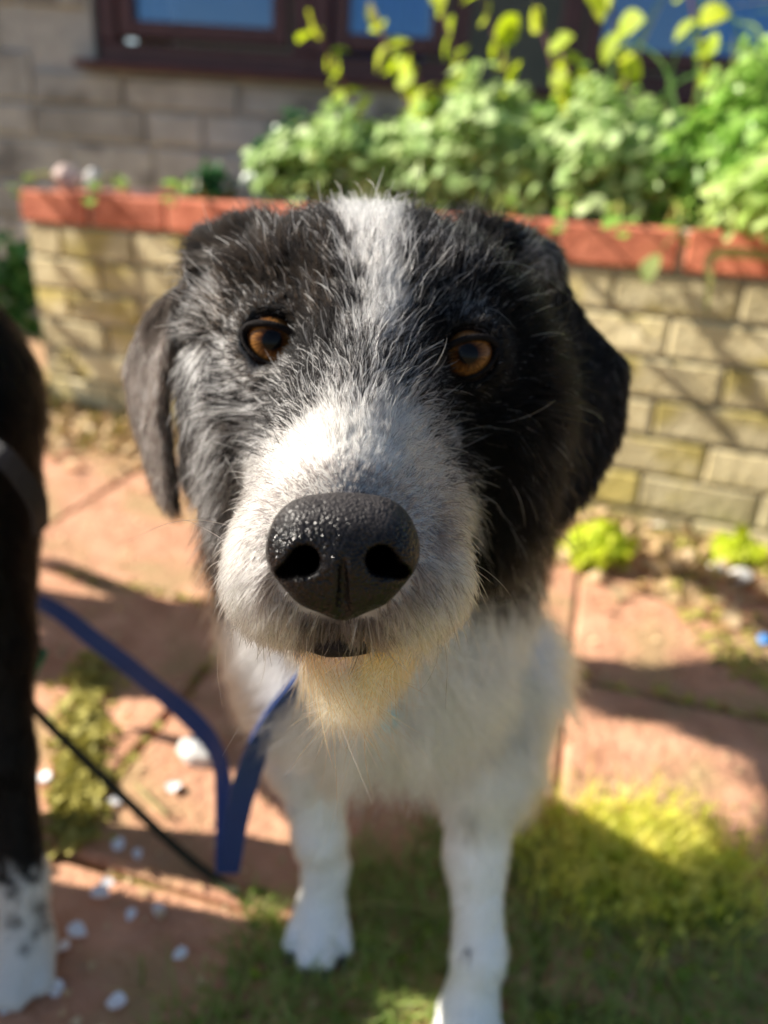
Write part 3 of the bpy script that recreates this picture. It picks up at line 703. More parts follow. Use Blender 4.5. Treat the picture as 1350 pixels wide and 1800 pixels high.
inn = sstep(.0012, .0003, sample_grid(nall, np.array([-.026, -.024, -.016]), h, NV))*sstep(.0150, .0100, NV[:, 2]); nc[:, :3] *= (1-.9*inn[:, None])  # nostril insides tinted near black, shade put into the colour
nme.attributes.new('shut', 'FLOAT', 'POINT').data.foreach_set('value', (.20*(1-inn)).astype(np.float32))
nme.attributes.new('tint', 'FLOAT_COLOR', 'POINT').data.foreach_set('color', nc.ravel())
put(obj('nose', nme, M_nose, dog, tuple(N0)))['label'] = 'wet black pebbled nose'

M_lip = noisy(mat('lip_skin', rough=.65, spec=.2), (.008, .006, .006), (.02, .015, .015), 300, 4, .4, 900)
lp = spline([A(462, 1085, .250), A(505, 1113, .2345), A(555, 1126, .2245), A(592, 1131, .2222), A(640, 1129, .2245), A(700, 1118, .2345), A(752, 1098, .250)], 30)
put(obj('lip', tube_mesh('lip', lp, np.interp(np.linspace(0, 1, 30), [0, .3, .45, .6, 1], [.0014, .0036, .0044, .0040, .0014]), 8), M_lip, dog))

# whiskers and stray long hairs, each its own strand
M_wh = hair_mat('whisker_hair', .25)
def whisker(pts, r, col):
    P = spline(pts, 12)[None]; rd = (r*np.linspace(1, .15, 12))[None]
    o = hair_object('whisker', P, rd, np.tile(np.array(col), (1, 12, 1)), M_wh, dog); put(o)
wt = (.85, .82, .76); wb = (.05, .04, .035)
for q, r, c in (
    (((408, 925, .238), (350, 914, .238), (290, 922, .236), (228, 950, .232)), .00011, wt), (((410, 960, .236), (370, 935, .236), (330, 915, .236), (310, 912, .236)), .00010, wt),
    (((415, 1010, .232), (395, 1090, .23), (382, 1170, .23), (392, 1245, .23)), .00010, wt), (((430, 1060, .23), (398, 1130, .23), (400, 1185, .23), (408, 1212, .23)), .00008, wt),
    (((470, 1110, .225), (462, 1190, .222), (430, 1260, .22), (390, 1330, .218)), .00009, wt), (((420, 985, .236), (385, 1005, .236), (345, 1040, .236), (315, 1085, .236)), .00007, wb),
    (((780, 1120, .225), (786, 1170, .222), (784, 1220, .22), (783, 1250, .22)), .00009, wb), (((770, 1110, .225), (768, 1160, .222), (750, 1200, .222), (732, 1218, .222)), .00009, wb),
    (((810, 980, .235), (850, 1000, .235), (880, 1025, .235), (900, 1050, .236)), .00008, wt), (((812, 1010, .235), (845, 1045, .235), (865, 1090, .234), (872, 1120, .234)), .00007, wt),
    (((800, 1060, .23), (830, 1110, .23), (845, 1150, .23), (848, 1185, .23)), .00007, wt),
    (((828, 478, .285), (880, 461, .283), (935, 472, .287), (1000, 520, .300)), .00013, wt), (((838, 540, .282), (870, 545, .28), (890, 560, .28), (908, 580, .282)), .00012, wt),
    (((395, 800, .29), (420, 850, .27), (430, 880, .26), (428, 905, .255)), .00006, wt), (((540, 1120, .215), (536, 1160, .213), (520, 1195, .212), (500, 1225, .212)), .00008, wt),
    (((520, 1110, .218), (500, 1150, .216), (505, 1190, .214), (490, 1210, .214)), .00008, wt)):
    whisker([A(*p) for p in q], r, c)

M_claw = noisy(mat('claw_horn', rough=.4, spec=.4), (.03, .025, .022), (.09, .075, .065), 300, 3)
for g in (gL, gR):
    for dx, dy in ((-.021, -.020), (-.0075, -.033), (.0075, -.033), (.021, -.020)):
        q = [up(g, dx*1.0, dy-.004, .011), up(g, dx*1.04, dy-.011, .010), up(g, dx*1.06, dy-.017, .004)]
        put(obj('claw', tube_mesh('claw', spline(q, 6), [.0030, .0030, .0026, .002, .0014, .0006], 6), M_claw, dog))

# blue lead clipped to the collar
M_web = noisy(mat('blue_webbing', rough=.42, spec=.4), (.010, .034, .15), (.022, .06, .22), 400, 3, .4, 1500)
def ribbon(name, P, wdir, width, thick, m, n=80):
    C_ = spline(P, n); Wd = spline(wdir, n); T = nrm(np.gradient(C_, axis=0)); Wd = nrm(Wd-(Wd*T).sum(1, keepdims=True)*T); B = np.cross(T, Wd); V = []; Fc = []
    for i in range(n):
        for a, b2 in ((-1, -1), (1, -1), (1, 1), (-1, 1)): V.append(C_[i]+Wd[i]*a*width/2+B[i]*b2*thick/2)
    for i in range(n-1):
        for k in range(4): Fc.append((i*4+k, i*4+(k+1) % 4, i*4+4+(k+1) % 4, i*4+4+k))
    Fc += [(0, 1, 2, 3), tuple((n-1)*4+k for k in (3, 2, 1, 0))]
    return mesh(name, V, Fc)
Lp = [A(*q) for q in ((560, 1160, .405), (500, 1232, .425), (455, 1310, .47), (420, 1420, .535), (404, 1515, .585), (398, 1525, .60), (397, 1440, .63), (385, 1335, .66), (345, 1272, .69), (260, 1198, .72), (170, 1128, .75), (60, 1054, .79), (-120, 1020, .84))]
Wd_ = [Rv*.5+Fv*.8, Rv*.6+Fv*.7, Rv*.8+Fv*.3+Uv*.2, Rv, Rv, Rv, Rv*.9+Uv*.2, Rv*.6+Uv*.6+Fv*.3, Uv*.8+Rv*.4, Uv+Rv*.5, Uv*.9+Rv*.5+Fv*.2, Uv*.9+Fv*.3, Uv]
_T = nrm(np.gradient(np.array(Lp), axis=0)); _S = -np.array(LD)
for _i in (7, 8, 10, 11): Wd_[_i] = nrm(np.cross(_T[_i], _S))*np.sign(np.cross(_T[_i], _S)@Wd_[_i])
lead = obj('dog_lead', ribbon('dog_lead', Lp, Wd_, .017, .0022, M_web), M_web)
tag(lead, 'blue webbing lead looping down from the white chest to the black dog', 'lead')
M_tag = noisy(mat('collar_tag_enamel', rough=.3, spec=.5), (.10, .38, .50), (.14, .45, .56), 50, 2)
M_metal = noisy(mat('tag_steel', rough=.25, spec=.5, Metallic=1.), (.75, .76, .78), (.85, .86, .88), 60, 2)
collar = empty('collar_tag', tuple(A(672, 1265, .425)), 'small pale blue collar tag dangling on the white chest fur', 'tag')
dsc = [(0.009*math.cos(t_), z_, .009*math.sin(t_)) for z_ in (-.0008, .0008) for t_ in np.linspace(0, 2*math.pi, 20, endpoint=False)]
obj('disc', mesh('disc', dsc, [tuple(range(20)), tuple(range(39, 19, -1))]+[(i, (i+1) % 20, 20+(i+1) % 20, 20+i) for i in range(20)]), M_tag, collar)
obj('ring', tube_mesh('ring', [(.005*math.cos(t_), .0, .0125+.005*math.sin(t_)) for t_ in np.linspace(0, 2*math.pi, 17)], [.0009]*17), M_metal, collar)

# ------------------------------------------------------------------ the black dog at the left edge
dog2 = empty('dog', (-.5, .55, 0), 'black dog with a white spotted paw cut off by the left edge', 'dog')
g2 = ground_at(52, 1700).astype(np.float32); g2[2] = 0
def put2(o): o.matrix_parent_inverse = Matrix.Translation(-dog2.location); return o
sh2 = np.array([-.365, .545, .35])
l2 = [(np.array([-.300, .49, .37]), .055), (W(-6, 1130, .475), .025), (W(13, 1330, .45), .0185), (up(g2, -.004, .018, .075), .0175), (up(g2, 0, 0, .022), .0195), (up(g2, .0, -.022, .014), .0145)]
l2b = [(np.array([-.40, .55, .37]), .055), (np.array([-.40, .56, .2]), .028), (np.array([-.40, .55, .07]), .018), (np.array([-.395, .53, .02]), .02), (np.array([-.38, .51, .014]), .015)]
def dog2_field(F):
    a = np.array([-.335, .49, .435]); bq = np.array([-.85, .95, .445])
    F.cone(a, bq, .094, .080, .03)
    F.cone(np.array([-.36, .49, .455]), np.array([-.52, .37, .47]), .075, .054, .04)      # neck, turned away
    F.ball((-.565, .345, .485), .060, .03); F.cone(np.array([-.59, .32, .47]), np.array([-.64, .255, .44]), .034, .024, .02)
    for s in (-1, 1): F.cone(np.array([-.55, .36, .51])+np.array([.03, .03, 0])*s, np.array([-.54, .37, .46])+np.array([.05, .045, 0])*s, .018, .012, .012)
    for q in (l2, l2b):
        for (p, ra), (r2, rb) in zip(q[:-1], q[1:]): F.cone(p, r2, ra, rb, .014)
    for s in (-1, 1):
        o = np.array([.066*.66*s, .066*.75*s, 0]); q = [(bq+o+np.array([.02, -.01, -.04]), .066)]+[(np.array(e_)+o, r_) for e_, r_ in (((-.82, .92, .24), .045), ((-.90, .98, .14), .025), ((-.88, .97, .03), .02), ((-.85, .94, .018), .017))]
        for (p, ra), (r2, rb) in zip(q[:-1], q[1:]): F.cone(p, r2, ra, rb, .02)
    F.cone(np.array([-.91, 1.0, .48]), np.array([-1.08, 1.14, .40]), .022, .014, .02)
    for dx, dy in ((-.021, -.020), (-.0075, -.033), (.0075, -.033), (.021, -.020)): F.cone(up(g2, dx*.7, dy*.3, .018), up(g2, dx, dy, .011), .0105, .0088, .002)
lo2 = np.array([-1.25, .20, -.012]); h2 = .006; G2 = grid(lo2, (-.17, 1.2, .80), h2); _2 = Field(G2, lo2, h2); dog2_field(_2); f2 = _2.f
V2, F2 = surface_net(f2, lo2, h2)
def col2(P):
    nz = vnoise(P, .012)[:, 0]; w = sstep(.100, .078, P[:, 2]+nz*.010)*(P[:, 1] < .6)
    sp = np.zeros(len(P))
    for sx_, sy_, sr in ((55, 1545, 11), (70, 1598, 14), (25, 1622, 13), (45, 1668, 11), (80, 1625, 10), (25, 1560, 9), (62, 1640, 8)): 
        x, y, t = pix3(P); sp = np.maximum(sp, np.exp(-((x-sx_)**2+(y-sy_)**2)/sr**2))
    return w*(1-.95*sp)
me2 = fast_mesh('dog_body', V2, F2); c4 = np.ones((len(V2), 4), np.float32); w = col2(V2)[:, None]; c4[:, :3] = WHITE*.85*w+BLACK*(1-w)
me2.attributes.new('tint', 'FLOAT_COLOR', 'POINT').data.foreach_set('color', c4.ravel()); put2(obj('body', me2, M_skin, dog2))
n = 26000
def dens2(c): x, y, t = pix3(c); return np.where((x > -150) & (c[:, 1] < .7), 1., .06)*np.where(c[:, 2] < .004, .1, 1)
R = surf_points(V2, F2, n, dens2); Nn = grad_grid(f2, lo2, h2, R); w = rng.random(n) < col2(R)
c = np.where(w[:, None], WHITE*rng.uniform(.85, 1.03, (n, 1)), BLACK*rng.uniform(.6, 1.5, (n, 1)))
P = make_strands(R, Nn, np.tile(np.array([-.4, .1, -.9]), (n, 1)), np.interp(R[:, 2], [0, .05, .2, .4], [.004, .007, .010, .020])*rng.uniform(.6, 1.2, n), np.full(n, .22), np.full(n, .2), .15, k=5, clump=.3, nclump=900, wn=.03)
put2(hair_object('fur', P, rng.uniform(.8, 1.2, (n, 1))*.00016*np.array([1, 1, .85, .6, .15])[None], np.repeat(c[:, None], 5, 1), M_hair, dog2))
M_har = noisy(mat('black_webbing', rough=.6), (.018, .018, .022), (.03, .03, .035), 300, 2, .4, 1200)
har = obj('harness_strap', ribbon('harness_strap', [W(-90, 745, .425), W(-10, 790, .408), W(30, 830, .410), W(66, 885, .425), W(72, 930, .45)], [Uv*.8+Rv*.6]*5, .012, .003, M_har), M_har)
tag(har, 'dark harness strap across the chest of the left-edge black dog', 'harness')
M_grn = noisy(mat('green_webbing', rough=.55), (.02, .26, .13), (.03, .34, .18), 300, 2, .4, 1200)
gs = obj('green_strap', ribbon('green_strap', [W(40, 1215, .50), W(52, 1190, .497), W(66, 1160, .495), W(78, 1140, .50)], [Rv*.6+Uv*.5]*4, .010, .002, M_grn, 20), M_grn)
tag(gs, 'short green strap end sticking out beside the black foreleg', 'strap')
M_cord = noisy(mat('dark_cord', rough=.7), (.016, .020, .012), (.03, .034, .022), 200, 3, .5, 900)
cd_ = [W(20, 1190, .52), W(75, 1262, .56), W(200, 1385, .54), W(310, 1490, .515), np.append(ground_at(385, 1558)[:2], .006), np.append(ground_at(420, 1580)[:2], .006)]
tag(obj('cord', tube_mesh('cord', spline(cd_, 40), [.0042]*40, 8), M_cord), 'thin dark cord running slantwise from black foreleg to the ground', 'cord')

# ------------------------------------------------------------------ plants
def leaf_mesh(name, l, w, fold=.25, curl=.2, n=5, tipw=.0):
    V = []; Fc = []
    for i in range(n+1):
        u = i/n; ww = w*.5*max(math.sin(math.pi*min(u*.93+.07, 1))**.75, 0.03); zz = -curl*l*u*u
        V += [(-ww, u*l, zz+fold*ww), (0, u*l, zz), (ww, u*l, zz+fold*ww)]
    for i in range(n):
        a = i*3; Fc += [(a, a+1, a+4, a+3), (a+1, a+2, a+5, a+4)]
    return mesh(name, V, Fc, True)
def frond_mass(name, c, r, n, lsize, m, parent, flat=.6, outer=.5):
    """many small leaves filling a mound; one mesh"""
    V0 = np.array([(-.5, .05, .08), (0, 0, 0), (.5, .05, .08), (-.55, .55, .06), (0, .55, -.02), (.55, .55, .06), (-.2, .95, -.06), (0, 1, -.10), (.2, .95, -.06)])
    F0 = np.array([(0, 1, 4, 3), (1, 2, 5, 4), (3, 4, 7, 6), (4, 5, 8, 7)])
    d = nrm(rng.normal(size=(n, 3))); d[:, 2] = np.where(d[:, 2] < -.3, -d[:, 2], d[:, 2]); q = rng.uniform(outer, 1, (n, 1))**.6
    lump = 1+.22*vnoise(d*.1, .09)[:, :1]
    pos = np.array(c)+d*q*lump*np.array(r)
    nr = nrm(d*.6+np.array([-.55, -.15, .6])+.5*rng.normal(size=(n, 3))); ax = nrm(np.cross(nr, rng.normal(size=(n, 3)))); bx = np.cross(nr, ax)
    s = lsize*rng.uniform(.4, 1.45, (n, 1, 1))
    V = pos[:, None]+s*(V0[None, :, :1]*ax[:, None]+V0[None, :, 1:2]*bx[:, None]+V0[None, :, 2:]*nr[:, None])
    Fq = (F0[None]+9*np.arange(n)[:, None, None]).reshape(-1, 4)
    o = obj(name, fast_mesh(name, V.reshape(-1, 3), Fq), m, parent); o['kind'] = 'stuff'; return o
def scatter_leaves(root, me, m, c, r, n, name='leaf', s=(.7, 1.2)):
    for _ in range(n):
        d = nrm(rng.normal(size=3)); d[2] = abs(d[2])*.9+.0; d[1] = -abs(d[1]) if rng.random() < .75 else d[1]; d = nrm(d)
        o = obj(name, me, m, root); o.location = Vector(np.array(c)+d*np.array(r)*rng.uniform(.93, 1.08))
        q = Vector(nrm(d*.6+np.array([-.2, -.2, .6])+.4*rng.normal(size=3))).to_track_quat('Z', 'Y')
        o.rotation_mode = 'QUATERNION'; o.rotation_quaternion = q @ __import__('mathutils').Quaternion((0, 0, 1), rng.uniform(0, 6.28))
        k = rng.uniform(*s); o.scale = (k, k, k)
M_pale = leaf_mat('pale_leaf', (.28, .44, .12), (.60, .70, .34), .35, .55)
M_green = leaf_mat('green_leaf', (.20, .40, .05), (.44, .62, .16), .4, .4)
M_lime = leaf_mat('lime_leaf', (.42, .54, .012), (.68, .72, .04), .5, .6)
M_fresh = leaf_mat('fresh_leaf', (.34, .50, .10), (.58, .70, .26), .4, .4)
M_dark = leaf_mat('dark_leaf', (.02, .085, .025), (.045, .15, .04), .3, .35)
M_stem = noisy(mat('purple_stem', rough=.5), (.10, .035, .05), (.19, .08, .09), 60, 3)
M_gst = noisy(mat('green_stem', rough=.6), (.18, .22, .05), (.36, .34, .10), 40, 3)
M_straw = leaf_mat('straw_blade', (.30, .30, .09), (.55, .48, .20), .4, .5)
M_blade = leaf_mat('grass_blade', (.10, .24, .05), (.30, .45, .16), .45, .35)
lf_round = leaf_mesh('leaf', .034, .030, .2, .25); lf_oval = leaf_mesh('leaf', .036, .022, .3, .25); lf_small = leaf_mesh('leaf', .022, .018, .2, .2)
def mound(label, s, d, z, r, n, size, m, leaf, nl, group='leafy mounds filling the planter', name='leafy_plant'):
    p = on_wall(s, d, z-.04); e = empty(name, tuple(p), label, 'plant', group); e.rotation_euler.z = wall_ang
    frond_mass('foliage', (0, 0, .04), r, n, size, m, e)
    scatter_leaves(e, leaf, m, (0, 0, .04), r, nl)
    for k in range(5):
        a = 1.256*k; st = [(.0, .0, -.02), (r[0]*.25*math.cos(a), r[1]*.25*math.sin(a), r[2]*.4), (r[0]*.6*math.cos(a), r[1]*.6*math.sin(a), r[2]*.75)]
        obj('stem', tube_mesh('stem', spline(st, 6), [.003, .003, .0025, .002, .0015, .001], 5), M_gst, e)
    return e
mound('pale green leafy mound at the left end of the planter foliage', .68, .22, .54, (.18, .13, .13), 1500, .022, M_pale, lf_round, 60)
mound('pale green leafy mound below the tall leftmost lime sprig', .96, .26, .56, (.18, .15, .17), 1900, .022, M_pale, lf_round, 70)
mound('grey green leafy mound in the middle of the planter', 1.22, .24, .54, (.18, .14, .16), 1900, .022, M_pale, lf_round, 70)
mound('fresh green leafy mound behind the middle of the planter', 1.14, .46, .57, (.24, .14, .17), 1700, .025, M_green, lf_oval, 60)
mound('fresh green leafy mound right of the middle of the planter', 1.46, .26, .54, (.18, .15, .17), 1900, .022, M_green, lf_round, 70)
mound('tall green leafy mound at the right behind the straw blades', 1.62, .36, .66, (.20, .16, .25), 1700, .025, M_green, lf_oval, 70)
mound('green leafy mound filling the far right corner of the planter', 1.86, .30, .70, (.22, .2, .30), 1700, .025, M_green, lf_oval, 60)
mound('yellow green clump spilling over the red bricks at right', 1.58, .0, .53, (.11, .10, .10), 480, .024, M_fresh, lf_round, 60, 'clumps spilling over the wall')
mound('pale green clump hanging lowest over the red bricks at right', 1.76, .0, .50, (.11, .09, .11), 480, .022, M_pale, lf_round, 60, 'clumps spilling over the wall')
mound('small dark green shrub against the house left of the mounds', .52, .30, .56, (.085, .08, .11), 380, .026, M_dark, lf_oval, 40, 'small dark plants at the left')
mound('low dark green seedling left of the small dark shrub', .36, .20, .515, (.055, .05, .05), 160, .02, M_dark, lf_small, 25, 'small dark plants at the left')

def sprig(label, px, py0, py1, s, d, nleaf=13, m=None, leaf=None, lean=0.):
    base = on_wall(s, d, .45); top_px = px
    r = at(px, py1, 1.)-Cv; depth = ((base-Cv)@Fv); top = Cv+r*(depth*.98)
    e = empty('sprig', tuple(base), label, 'plant', 'tall sprigs above the planter')
    pts = spline([np.zeros(3), (top-base)*.5+np.array([lean, 0, .0]), top-base], 12)
    obj('stem', tube_mesh('stem', pts, np.linspace(.0045, .0022, 12), 6), M_stem, e)
    for k in range(nleaf):
        u = .42+.58*k/(nleaf-1); p = pts[min(int(u*11), 11)]
        a = 2.4*k+random.uniform(-.4, .4)
        o = obj('leaf', leaf or (lf_round if k % 3 else lf_oval), m or M_lime, e); o.location = p
        q = Vector(nrm(np.array([-.65, -.25, .45])+.45*rng.normal(size=3))).to_track_quat('Z', 'Y'); o.rotation_mode = 'QUATERNION'; o.rotation_quaternion = q @ __import__('mathutils').Quaternion((0, 0, 1), a); sc_ = random.uniform(1.1, 1.9)*(1.1 if k > nleaf-4 else .9); o.scale = (sc_,)*3
    return e
for lab, px, py1, s, d in (('leftmost tall lime-leaved sprig rising in front of the window', 545, 20, .88, .22), ('tall lime-leaved sprig second from the left', 650, 5, .98, .24),
                           ('tall lime-leaved sprig third from the left', 765, -20, 1.10, .24), ('tall lime-leaved sprig fourth from the left', 845, -10, 1.20, .26),
                           ('tall lime-leaved sprig left of the dark window post', 940, 10, 1.29, .26), ('tall lime-leaved sprig right of the dark window post', 1065, -30, 1.40, .28),
                           ('tall lime-leaved sprig at the far right', 1200, -60, 1.56, .26), ('short lime sprig poking from the middle mound', 985, 90, 1.33, .30), ('short lime sprig between the first two tall sprigs', 720, 100, 1.04, .2)):
    sprig(lab, px, 300, py1, s, d)
def blade(name, pts, w, m, parent, n=14):
    C_ = spline(pts, n); T = nrm(np.gradient(C_, axis=0)); S = nrm(np.cross(T, nrm(Cv-C_-np.array(parent.location))+.15)); V = []; Fc = []
    for i in range(n):
        u = i/(n-1); ww = w*.5*(1-u**2.2*.9); V += [C_[i]-S[i]*ww, C_[i]+np.cross(T[i], S[i])*ww*.3, C_[i]+S[i]*ww]
    for i in range(n-1):
        a = i*3; Fc += [(a, a+1, a+4, a+3), (a+1, a+2, a+5, a+4)]
    return obj(name, mesh(name, V, Fc, True), m, parent)
def tuft(label, base_s, blades, m, width):
    b0 = on_wall(base_s, .16, .46); e = empty('grass_tuft', tuple(b0), label, 'grass', 'grass tufts in the planter')
    for q in blades: blade('blade', [np.zeros(3)]+[at(*p)-b0 for p in q], width*random.uniform(.7, 1.2), m, e)
tuft('pale arching grass blades at the top right of the planter', 1.52, [((1100, 200, 1.55), (1130, 60, 1.5), (1180, -30, 1.48)), ((1180, 150, 1.5), (1240, 40, 1.45), (1330, 40, 1.4)), ((1230, 180, 1.45), (1230, 20, 1.42), (1260, -60, 1.4)), ((1150, 220, 1.5), (1220, 130, 1.42), (1345, 160, 1.36)), ((1270, 200, 1.45), (1300, 60, 1.4), (1240, -10, 1.38)), ((1090, 240, 1.55), (1075, 120, 1.5), (1120, 20, 1.46)), ((1280, 220, 1.42), (1300, 150, 1.38), (1345, 60, 1.36)), ((1190, 230, 1.5), (1170, 120, 1.46), (1100, 60, 1.42))], M_blade, .008)
tuft('straw coloured grass stalks leaning over the red bricks', 1.42, [((1060, 260, 1.6), (1110, 120, 1.5), (1170, -10, 1.45)), ((1100, 340, 1.55), (1098, 372, 1.50), (1110, 400, 1.46)), ((1200, 280, 1.5), (1225, 160, 1.45), (1235, 70, 1.4)), ((1240, 300, 1.45), (1285, 180, 1.4), (1290, 60, 1.38))], M_straw, .009)
st = empty('straw_stalk', tuple(on_wall(1.60, -.02, .47)), 'straw yellow stalk hanging down the wall face at right', 'stalk'); b0 = on_wall(1.60, -.02, .47)
blade('blade', [np.zeros(3), at(1258, 445, 1.215)-b0, at(1247, 500, 1.22)-b0, at(1240, 560, 1.225)-b0], .016, M_straw, st)
hl = empty('hanging_leaf', tuple(on_wall(1.44, -.035, .44)), 'single pale leaf hanging below the red bricks at right', 'leaf'); b0 = on_wall(1.44, -.035, .44)
o = obj('leaf_blade', leaf_mesh('leaf_blade', .05, .042, .2, .3), M_pale, hl, None, (rad(-60), 0, .4)); o.location = Vector(at(1155, 448, 1.275)-b0)
obj('stem', tube_mesh('stem', spline([on_wall(1.44, .06, .507)-b0, on_wall(1.44, -.02, .514)-b0, at(1155, 448, 1.275)-b0], 8), [.0012]*8, 5), M_gst, hl)

for s_, dz, out, ln, lab in ((.02, .03, .08, .03, 'tiny sprig added for its shadow over the red bricks nearest the wall corner'), (.20, .03, .09, .05, 'tiny sprig added for its shadow over the red bricks beside the two stones'), (.42, .03, .08, .04, 'tiny sprig added for its shadow over the red bricks below the dark seedling'),
                         (1.12, .03, .10, .02, 'sprig trailing over the red bricks right of the ear'), (1.20, .03, .11, .05, 'sprig trailing over the red bricks further right of the ear'), (1.30, .03, .11, .04, 'sprig trailing over the red bricks near the straw stalk'), (1.40, .03, .09, .03, 'sprig trailing over the red bricks left of the spilling clump')):
    b0 = on_wall(s_, .115, WH-.03); e = empty('trailing_sprig', tuple(b0), lab, 'plant', 'sprigs trailing over the red bricks')  # the tiny left-hand sprigs are added to cast slanting shadows on the wall
    pts = spline([np.zeros(3), on_wall(s_+ln*.5, .05, WH+dz)-b0, on_wall(s_+ln, -out*.6, WH+dz*.8)-b0, on_wall(s_+ln*1.3, -out, WH-.01)-b0], 10)
    obj('stem', tube_mesh('stem', pts, np.linspace(.0035, .002, 10), 5), M_gst, e)
    for j in range(3, 10):
        o = obj('leaf', lf_small, M_green, e); o.location = Vector(pts[j]); o.rotation_euler = (rad(random.uniform(-30, 30)), random.uniform(-.5, .5), random.uniform(0, 6.28)); o.scale = (random.uniform(1.0, 1.7),)*3

# broken brick on the wall's corner
def rock(name, m, loc, r, seed, sq=(1, 1, .7), rough=.18):
    rr = np.random.default_rng(seed); V0 = np.array([v for v in nrm(rr.normal(size=(60, 3)))]); import bmesh
    bm = bmesh.new()
    for v in V0: bm.verts.new(v*r*np.array(sq)*(1+rough*rr.normal()*.5))
    bmesh.ops.convex_hull(bm, input=bm.verts); 
    for v in [v for v in bm.verts if not v.link_faces]: bm.verts.remove(v)
    me = bpy.data.meshes.new(name); bm.to_mesh(me); bm.free(); return obj(name, me, m, None, loc)
M_pink = noisy(mat('pinkish_stone', rough=.9), (.46, .34, .30), (.62, .50, .46), 14, 6, .4, 60)
M_white = noisy(mat('white_stone', rough=.8), (.62, .60, .55), (.78, .76, .72), 30, 5, .3, 120)
p = on_wall(.085, .045, WH+.026); tag(rock('stone', M_pink, tuple(p), .036, 3, (1.0, .8, .85), .05), 'pinkish broken stone standing on the wall corner', 'stone')
p = on_wall(.155, .05, WH+.024); tag(rock('stone', M_white, tuple(p), .030, 5, (.7, .8, .9), .05), 'pale grey stone beside the pinkish one on the wall', 'stone')
p = on_wall(.30, .04, WH+.004); tag(rock('stone', M_pink, tuple(p), .020, 9, (1.5, .8, .5), .1), 'small flat pink chip lying on the red bricks', 'stone')
for i, (x, y, r, lab) in enumerate(((1158, 932, .017, 'white stone in the litter at the foot of the wall'), (1258, 1005, .014, 'smaller of two white stones by the right-hand weed'), (1300, 1022, .020, 'larger of two white stones by the right-hand weed'), (350, 1330, .022, 'pale stone on paving beside the blue lead'))):
    g = ground_at(x, y); tag(rock('stone', M_white, (g[0], g[1], r*.45), r, 20+i, (1.1, .9, .7), .15), lab, 'stone')
g = ground_at(1346, 1130); M_bl = noisy(mat('blue_plastic', rough=.4), (.08, .30, .75), (.10, .36, .8), 30, 2)
tag(rock('plastic_scrap', M_bl, (g[0], g[1], .006), .012, 41, (1, .8, .5), .3), 'tiny bright blue scrap on the ground at the right edge', 'scrap')

# ------------------------------------------------------------------ weeds, moss, litter, petals, grass
def weed(label, px, py, r, m, leaf, n, nl):
    g = ground_at(px, py); e = empty('weed', (g[0], g[1], 0), label, 'plant', 'weeds at the foot of the wall')
    frond_mass('foliage', (0, 0, r*.35), (r, r, r*.7), n, .020, m, e, outer=.3); scatter_leaves(e, leaf, m, (0, 0, r*.35), (r, r, r*.7), nl)
    return e
weed('bright green weed growing beside the shaded cheek at the wall foot', 1042, 985, .055, M_lime, lf_small, 160, 40)
weed('small lime weed by the white stones at right', 1285, 985, .040, M_lime, lf_small, 110, 30)
weed('mossy green weed along the wall foot at far right', 1345, 930, .05, M_green, lf_small, 120, 20)
M_moss = leaf_mat('yellow_moss', (.30, .27, .05), (.50, .45, .12), .3, .7)
M_litter = leaf_mat('dry_litter', (.42, .27, .12), (.66, .50, .30), .2, .7)
def scatter_stuff(name, label, cat, pts, size, m, hgt=.004, up_=.8):
    n = len(pts); V0 = np.array([(-.5, 0, .1), (0, -.1, 0), (.5, 0, .1), (-.4, .6, .12), (0, .6, 0), (.4, .6, .12), (-.12, 1, .05), (0, 1.05, .0), (.12, 1, .05)]); F0 = np.array([(0, 1, 4, 3), (1, 2, 5, 4), (3, 4, 7, 6), (4, 5, 8, 7)])
    nr = nrm(np.array([0, 0, up_])+.5*rng.normal(size=(n, 3))); ax = nrm(np.cross(nr, rng.normal(size=(n, 3)))); bx = np.cross(nr, ax); s = size*rng.uniform(.4, 1.4, (n, 1, 1))
    V = pts[:, None]+s*(V0[None, :, :1]*ax[:, None]+V0[None, :, 1:2]*bx[:, None]+V0[None, :, 2:]*nr[:, None]); V[..., 2] = np.maximum(V[..., 2], .001)
    o = obj(name, fast_mesh(name, V.reshape(-1, 3), (F0[None]+9*np.arange(n)[:, None, None]).reshape(-1, 4)), m); tag(o, label, cat, kind='stuff'); return o
s_ = rng.uniform(-.1, 2.3, 2600); dd = np.abs(rng.normal(size=2600))*.13+.01; xy = WA+np.outer(s_, WD)+np.outer(dd, WN)
scatter_stuff('leaf_litter', 'dry tan leaf litter along the foot of the planter wall', 'litter', np.column_stack([xy, rng.uniform(.002, .014, 2600)]), .022, M_litter)
s_ = rng.uniform(-.1, 2.3, 2200); dd = np.abs(rng.normal(size=2200))*.06+.005; xy = WA+np.outer(s_, WD)+np.outer(dd, WN)
mp = [np.column_stack([xy, rng.uniform(.002, .016, 2200)])]
for (x0, y0, x1, y1, sp_, n_) in ((160, 1175, 125, 1480, 22, 900), (1180, 1000, 1345, 1210, 30, 260), (100, 750, 290, 790, 30, 260)):
    u = rng.random(n_); a = np.array([ground_at(x0+(x1-x0)*t_+rng.normal()*sp_, y0+(y1-y0)*t_+rng.normal()*sp_*.5) for t_ in u]); a[:, 2] = rng.uniform(.001, .008, n_); mp.append(a)
for k in range(-3, 4):                                  # moss in the slab joints
    n_ = 500; t_ = rng.uniform(-1, 2.2, n_); lx = k*.45+rng.normal(size=n_)*.006; ly = t_
    if k % 2: lx, ly = t_-.6, k*.45+rng.normal(size=n_)*.006
    q = np.column_stack([-.285+lx*ca-ly*sa, .52+lx*sa+ly*ca, rng.uniform(-.004, .005, n_)]); keep = ((q[:, :2]-WA)@WN > .02); mp.append(q[keep])
